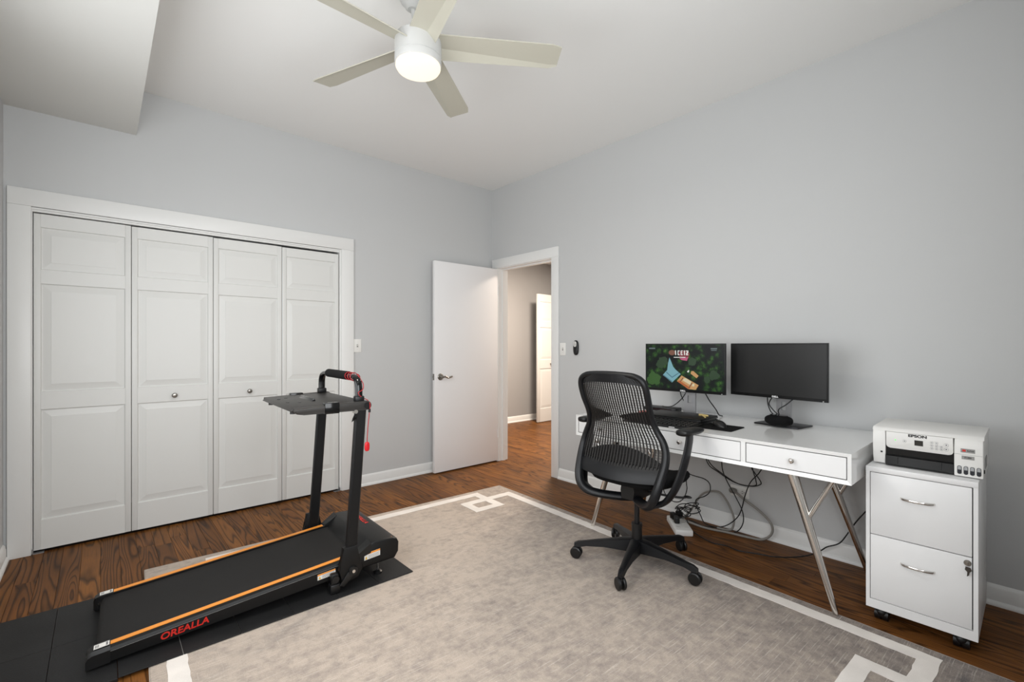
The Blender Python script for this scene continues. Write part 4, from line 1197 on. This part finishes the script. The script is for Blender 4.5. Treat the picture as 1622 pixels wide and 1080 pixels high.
# lid over everything
lid = [(PX - 0.003, PZt - 0.017), (PX + 0.003, PZt - 0.006), (PX + 0.012, PZt - 0.001), (PXb - 0.02, PZt + 0.006), (PXb, PZt - 0.004), (PXb, PZt - 0.012), (PX + 0.005, PZt - 0.019)]
MB().prism(lid, PY0 - 0.003, PY1 + 0.001, 'y', 0.003).build('scanner_lid', 'plastic_white', pr, org, smooth=35)
# control panel
panel = [(0.447, PZt - 0.0185), (0.228, PZt - 0.0185)] + [(0.242 - 0.014 * math.cos(R(a)), PZ + 0.094 - 0.014 * math.sin(R(a))) for a in range(0, 91, 15)] + [(0.433 + 0.014 * math.sin(R(a)), PZ + 0.094 - 0.014 * math.cos(R(a))) for a in range(0, 91, 15)]
cpn = MB().prism(panel, PX - 0.004, PX + 0.030, 'x', 0.002).xf(lambda p: Vector((p.x + (PZt - p.z) * 0.10, p.y, p.z))).build('control_panel', 'plastic_white', pr, org, smooth=35)
def pf(y, z, d=0.0005):
    return (PX - 0.004 + (PZt - z) * 0.10 - d, y, z)
text('brand_lettering', 'EPSON', 0.0155, 'print_black', cpn, tuple(a - b_ for a, b_ in zip(pf(0.340, PZ + 0.143), org)), (0, -1, 0), (-0.1, 0, 1), 0.0003, 1.30, 0, 0.0007)
def pbox(name, mat, y0, z0, y1, z1, d=0.001, par=None):
    return MB().box(-d, y0, z0, 0.0008, y1, z1).xf(lambda p: Vector((p.x + PX - 0.004 + (PZt - p.z) * 0.10, p.y, p.z))).build(name, mat, par or cpn, org, smooth=0)
pbox('display', 'lcd', 0.322, PZ + 0.103, 0.350, PZ + 0.126)
pbox('status_light', 'green_led', 0.4125, PZ + 0.1155, 0.4165, PZ + 0.1195, 0.0006)
def pring(y, z, r):
    MB().tube([(0, y + r * math.cos(2 * PI * k / 16), z + r * math.sin(2 * PI * k / 16)) for k in range(16)], 0.0004, 4, loop=True).xf(lambda p: Vector((p.x + PX - 0.004 + (PZt - p.z) * 0.10, p.y, p.z))).build('button', 'button_line', cpn, org)
    MB().box(-0.0006, y - r * 0.32, z - r * 0.32, 0.0006, y + r * 0.32, z + r * 0.32).xf(lambda p: Vector((p.x + PX - 0.004 + (PZt - p.z) * 0.10, p.y, p.z))).build('button_icon', 'button_line', cpn, org, smooth=0)
pring(0.383, PZ + 0.117, 0.006)
for yy, zz in ((0.294, 0.124), (0.294, 0.112), (0.294, 0.099), (0.279, 0.124), (0.279, 0.111), (0.279, 0.099), (0.264, 0.110), (0.264, 0.099)):
    pring(yy, PZ + zz, 0.005)
pring(0.249, PZ + 0.120, 0.0072)
pring(0.249, PZ + 0.102, 0.0072)
# paper slot and tray
MB().prism([(PX + 0.004, PZ + 0.002), (PX - 0.004, PZ + 0.010), (PX - 0.002, PZ + 0.045), (PX + 0.012, PZ + 0.050), (PX + 0.03, PZ + 0.002)], 0.226, 0.449, 'y', 0.002).build('paper_tray', 'black_plastic', pr, org, smooth=35)
MB().box(PX + 0.012, 0.226, PZ + 0.045, PX + 0.03, 0.449, PZ + 0.085).build('paper_slot', 'gloss_black', pr, org, smooth=0)
for yy in (0.405, 0.262):
    MB().box(PX - 0.0045, yy, PZ + 0.014, PX + 0.002, yy + 0.0012, PZ + 0.044).build('tray_seam', 'gloss_black', pr, org, smooth=0)
MB().box(PX + 0.002, 0.459, PZ + 0.055, PX + 0.0035, 0.466, PZ + 0.062).xf(lambda p: Vector((p.x - 0.0025, p.y, p.z))).build('regulatory_sticker', 'print_black', pr, org, smooth=0)
# ink tank unit on the right
tank = [(PX + 0.006, PZ - 0.0), (PX - 0.010, PZ + 0.004), (PX - 0.012, PZ + 0.12), (PX - 0.008, PZt - 0.024), (PX + 0.004, PZt - 0.012), (PXb - 0.02, PZt - 0.008), (PXb - 0.02, PZ)]
tk = MB().prism(tank, PY0, 0.224, 'y', 0.003).build('ink_tank_unit', 'plastic_white', pr, org, smooth=35)
for k in range(4):
    yc_ = 0.2085 - k * 0.0188
    wv = [(y, z) for y, z in rrect(yc_ - 0.0066, PZ + 0.012, yc_ + 0.0066, PZ + 0.046, 0.0062)]
    w_ = MB().prism(wv, PX - 0.0125, PX - 0.0105, 'x').build('ink_window', 'tank_ink', tk, org, smooth=0)
    uv = [(yc_ + 0.0050 * math.cos(R(a)), PZ + 0.0395 + 0.0050 * math.sin(R(a))) for a in range(0, 181, 20)] + [(yc_ - 0.0050, PZ + 0.030), (yc_ + 0.0050, PZ + 0.030)]
    MB().prism(uv, PX - 0.0128, PX - 0.0120, 'x').build('clear_top', 'tank_clear', w_, org, smooth=0)
bg = MB().box(PX - 0.0128, 0.163, PZ + 0.101, PX - 0.0110, 0.205, PZ + 0.117).build('badge', 'sticker_grey', tk, org, smooth=0)
MB().box(PX - 0.0131, 0.190, PZ + 0.105, PX - 0.0127, 0.200, PZ + 0.113).build('badge_mark', 'red_print', bg, org, smooth=0)
text('badge_lettering', 'EcoTank', 0.0075, 'print_black', bg, (PX - 0.0131 - org[0], 0.176 - org[1], PZ + 0.109 - org[2]), (0, -1, 0), (0, 0, 1), 0.0002, 0.75, 0, 0.0002)
b2 = MB().box(PX - 0.0128, 0.165, PZ + 0.074, PX - 0.0110, 0.202, PZ + 0.088).build('badge', 'sticker_grey', tk, org, smooth=0)
text('model_lettering', 'ET-2800', 0.0075, 'print_black', b2, (PX - 0.0131 - org[0], 0.1835 - org[1], PZ + 0.081 - org[2]), (0, -1, 0), (0, 0, 1), 0.0002, 0.8, 0, 0.0002)
MB().box(PX - 0.0122, PY0 + 0.002, PZ + 0.0925, PX - 0.0115, 0.223, PZ + 0.0933).build('seam', 'ink_grey', tk, org, smooth=0)
MB().box(PX + 0.02, PY0 - 0.003, PZ + 0.02, PX + 0.035, PY0 + 0.001, PZ + 0.034, 0.001).build('side_vent', 'black_plastic', tk, org, smooth=0)
MB().box(PX + 0.07, PY0 - 0.002, PZ + 0.03, PX + 0.16, PY0 + 0.001, PZ + 0.075, 0.001).build('side_label', 'sticker_grey', tk, org, smooth=0)

# ------------------------------------------------------------------ office chair
ch = empty('office_chair', (2.245, 1.482, 0.0112), R(3), 'black mesh-back swivel office chair at the desk', 'chair')
ZB = 0.0
# star base: hub, five legs, five casters
MB().lathe([(0.030, 0.066), (0.042, 0.070), (0.046, 0.10), (0.040, 0.128), (0.034, 0.132)], 0, 0, 28).build('hub', 'chair_black', ch)
base = [R(a - 3) for a in (-160, -88, -16, 56, 128)]
random.seed(3)
for i, a in enumerate(base):
    ca, sa = math.cos(a), math.sin(a)
    secs = []
    for r_, zt, zb_, w_ in ((0.02, 0.138, 0.066, 0.034), (0.07, 0.134, 0.070, 0.031), (0.18, 0.118, 0.078, 0.0235), (0.28, 0.102, 0.074, 0.0185), (0.325, 0.096, 0.064, 0.017), (0.347, 0.086, 0.062, 0.013)):
        sec = []
        for (y, z) in ((-w_, zb_ + 0.003), (-w_ * 0.8, zt - 0.004), (-w_ * 0.45, zt), (w_ * 0.45, zt), (w_ * 0.8, zt - 0.004), (w_, zb_ + 0.003), (w_ * 0.8, zb_), (-w_ * 0.8, zb_)):
            sec.append((r_ * ca - y * sa, r_ * sa + y * ca, z))
        secs.append(sec)
    MB().loft(secs).cyl((0.328 * ca, 0.328 * sa, 0.058), (0.328 * ca, 0.328 * sa, 0.082), 0.013, n=14).build('leg', 'chair_black', ch, smooth=30)
    cx, cy = 0.335 * ca, 0.335 * sa
    rot = (R(60), R(95), R(60), R(20), R(110))[i]
    cr_, sr_ = math.cos(rot), math.sin(rot)
    def cf(p, cx=cx, cy=cy, cr_=cr_, sr_=sr_):
        return Vector((cx + p.x * cr_ - p.y * sr_, cy + p.x * sr_ + p.y * cr_, p.z))
    cs = MB().box(-0.016, -0.007, 0.030, 0.016, 0.007, 0.060, 0.003).xf(cf).build('caster', 'black_plastic', ch)
    for s in (-1, 1):
        prof_ = [(0.004, 0.022), (0.026, 0.022), (0.0315, 0.018), (0.032, 0.010), (0.0285, 0.006), (0.004, 0.006)]
        w_ = MB()
        w_.lathe([(r_, s * z) for r_, z in prof_], 0, 0, 24).xf(lambda p: cf(Vector((p.x, p.z, p.y + 0.0325))))
        w_.build('wheel', 'black_plastic', cs)
MB().cyl((0, 0, 0.10), (0, 0, 0.215), 0.030, 0.028, 24).cyl((0, 0, 0.205), (0, 0, 0.222), 0.030, n=24).build('column_cover', 'black_plastic', ch)
MB().cyl((0, 0, 0.21), (0, 0, 0.38), 0.0145, n=20).build('gas_column', 'dark_metal', ch)
# back frame: outline points (half width, height, depth)
prof = [(0.100, 1.062, -0.272), (0.150, 1.055, -0.268), (0.184, 1.034, -0.262), (0.197, 0.995, -0.250), (0.197, 0.930, -0.225), (0.191, 0.870, -0.196), (0.193, 0.825, -0.176), (0.208, 0.775, -0.158), (0.234, 0.725, -0.148), (0.250, 0.675, -0.150), (0.254, 0.620, -0.166), (0.248, 0.560, -0.192), (0.238, 0.500, -0.215), (0.222, 0.448, -0.222), (0.192, 0.412, -0.205), (0.145, 0.392, -0.165), (0.08, 0.378, -0.10), (0.03, 0.372, -0.05)]
left = [(x, w, z) for w, z, x in prof]
ring = [(-0.274, 0.0, 1.065)] + left
right = [(x, -w, z) for x, w, z in ring[1:]]
loop = ring + [(-0.02, 0.0, 0.372)] + right[::-1]
sl = spline(loop, 4, loop=True)
MB().tube(sl, 0.0165, 12, loop=True, radii=[0.0165 + 0.0085 * min(1, max(0, (0.80 - p.z) / 0.30)) for p in sl], flat=(1.1, 0.9), up=(1, 0, 0)).build('back_frame', 'chair_black', ch)
def interp(z, idx):
    P = [(0.0, 1.065, -0.274)] + prof
    if z >= prof[1][1]:
        q = prof[1]
        return q[0] if idx == 0 else q[2]
    for a, b in zip(prof[1:], prof[2:]):
        if b[1] <= z <= a[1]:
            t = (a[1] - z) / (a[1] - b[1])
            k = 0 if idx == 0 else 2
            return a[k] + (b[k] - a[k]) * t
    return prof[-1][0 if idx == 0 else 2]
def surf(f, z, off=0.0):
    w = interp(z, 0) - 0.008
    x = interp(z, 2) - 0.035 * (1 - f * f) + off
    return (x, f * w, z)
def ztop(f):
    return 1.050 - 0.012 * abs(f) ** 3
def zbot(f):
    return 0.592 - 0.012 * (1 - f * f)
NR = 27
rb = MB()
for k in range(NR):
    f = -0.965 + 1.93 * k / (NR - 1)
    secs = []
    n = 26
    zt_, zb_ = ztop(f), zbot(f)
    for j in range(n + 1):
        z = zb_ + (zt_ - zb_) * j / n
        c = Vector(surf(f, z))
        hw = 0.0034
        secs.append([(c.x - 0.002, c.y - hw, z), (c.x - 0.002, c.y + hw, z), (c.x + 0.002, c.y + hw, z), (c.x + 0.002, c.y - hw, z)])
    rb.loft(secs)
bmsh = rb.build('back_mesh', 'chair_mesh', ch, smooth=30)
hb = MB()
for j in range(34):
    z = 0.605 + j * 0.0132
    pts = [surf(-0.98 + 1.96 * q / 14, z, 0.001) for q in range(15)]
    hb.tube(pts, 0.0010, 4)
wv = hb.build('cross_threads', 'chair_mesh', bmsh, smooth=0)
wv['kind'] = 'stuff'
def patch(f0, f1, zc, hfun, off, n=14):
    m = MB()
    secs = []
    for i in range(n + 1):
        f = f0 + (f1 - f0) * i / n
        hh = hfun(i / n)
        secs.append([surf(f, zc + hh * t, off) for t in (-1, -0.5, 0, 0.5, 1)] + [surf(f, zc + hh * t, off + 0.006) for t in (1, 0.5, 0, -0.5, -1)])
    return m.loft(secs)
for s in (-1, 1):
    patch(s * 0.97, s * 0.12, 0.842, lambda t: 0.036 * (1 - t) ** 0.7 + 0.002, 0.004).build('lumbar_pad', 'black_plastic', ch)
# frame head band and lower cross panel
hd = MB()
secs = []
for i in range(19):
    f = -1 + 2 * i / 18
    za, zb_ = 1.066 - 0.022 * abs(f) ** 4, 1.022 - 0.016 * abs(f) ** 3
    secs.append([surf(f, za, -0.004), surf(f, za, 0.010), surf(f, zb_, 0.008), surf(f, zb_, -0.004)])
hd.loft(secs).build('head_band', 'chair_black', ch)
lw = MB()
secs = []
for i in range(19):
    f = -1 + 2 * i / 18
    za, zb_ = 0.600 - 0.006 * (1 - f * f), 0.512 + 0.012 * f * f
    zm = (za + zb_) / 2
    secs.append([surf(f, za, 0.004), surf(f, za, 0.016), surf(f, zm, 0.014), surf(f, zb_, 0.014), surf(f, zb_, -0.004), surf(f, zm, -0.010)])
lw.loft(secs).build('lower_back_panel', 'chair_black', ch, smooth=50)
patch(-0.93, 0.93, 0.606, lambda t: 0.012 + 0.062 * (1 - (2 * t - 1) ** 2), 0.012, 20).build('inner_back_pad', 'chair_mesh', ch)
# under-seat mechanism
MB().loft([[(x, y * s, z) for y, z in ((-0.05, 0.375), (-0.06, 0.42), (-0.05, 0.462), (0.05, 0.462), (0.06, 0.42), (0.05, 0.375))] for x, s in ((-0.10, 0.7), (-0.04, 1.0), (0.10, 1.0), (0.16, 0.7))]).build('tilt_mechanism', 'black_plastic', ch)
MB().tube(spline([(0.03, -0.05, 0.40), (0.04, -0.16, 0.40), (0.05, -0.235, 0.405), (0.055, -0.26, 0.412)], 4), 0.006, 8).ell((0.056, -0.268, 0.414), 0.012, 0.022, 0.007).build('tilt_lever', 'black_plastic', ch)
# seat
def seat_sec(z, k, ins):
    pts = []
    for j in range(40):
        a = 2 * PI * j / 40
        cx_, sy_ = math.cos(a), math.sin(a)
        e = 2 / 3.2
        x = 0.235 * math.copysign(abs(cx_) ** e, cx_)
        y = 0.245 * math.copysign(abs(sy_) ** e, sy_) * (1 - 0.06 * (x > 0) * (x / 0.235) ** 2)
        drop = -0.035 * max(0, (x - 0.10) / 0.135) ** 2 if x > 0.10 else 0.0
        pts.append((0.035 + x * k, y * k, z + drop + 0.010 * (y / 0.245) ** 2 * ins))
    return pts
MB().loft([seat_sec(0.466, 0.86, 0), seat_sec(0.474, 0.96, 0.4), seat_sec(0.486, 1.0, 0.8), seat_sec(0.502, 1.0, 1), seat_sec(0.514, 0.965, 1), seat_sec(0.518, 0.85, 1), seat_sec(0.512, 0.5, 0.6), seat_sec(0.510, 0.05, 0)]).build('seat', 'fabric_black', ch, smooth=60)
# arms
for s in (-1, 1):
    pts = spline([(-0.200, s * 0.190, 0.412), (-0.170, s * 0.245, 0.428), (-0.130, s * 0.275, 0.475), (-0.085, s * 0.292, 0.545), (-0.040, s * 0.302, 0.64), (-0.012, s * 0.306, 0.72), (-0.008, s * 0.306, 0.755)], 5)
    rad = [0.024 - 0.004 * (i / (len(pts) - 1)) for i in range(len(pts))]
    ar = MB().tube(pts, 1, 12, radii=rad, flat=(1.75, 0.62), up=(1, 0, 0)).build('arm_support', 'chair_black', ch)
    secs = []
    for t, w_, th in ((-0.105, 0.018, 0.010), (-0.095, 0.032, 0.016), (-0.05, 0.041, 0.018), (0.02, 0.042, 0.017), (0.07, 0.037, 0.015), (0.105, 0.028, 0.012), (0.113, 0.014, 0.007)):
        sec = []
        for j in range(16):
            a = 2 * PI * j / 16
            sec.append((0.0 + t, s * 0.306 + w_ * math.copysign(abs(math.cos(a)) ** 0.75, math.cos(a)), 0.772 + th * math.copysign(abs(math.sin(a)) ** 0.8, math.sin(a)) - 0.10 * t * 0.3))
        secs.append(sec)
    MB().loft(secs).build('arm_pad', 'black_plastic', ar, smooth=60)
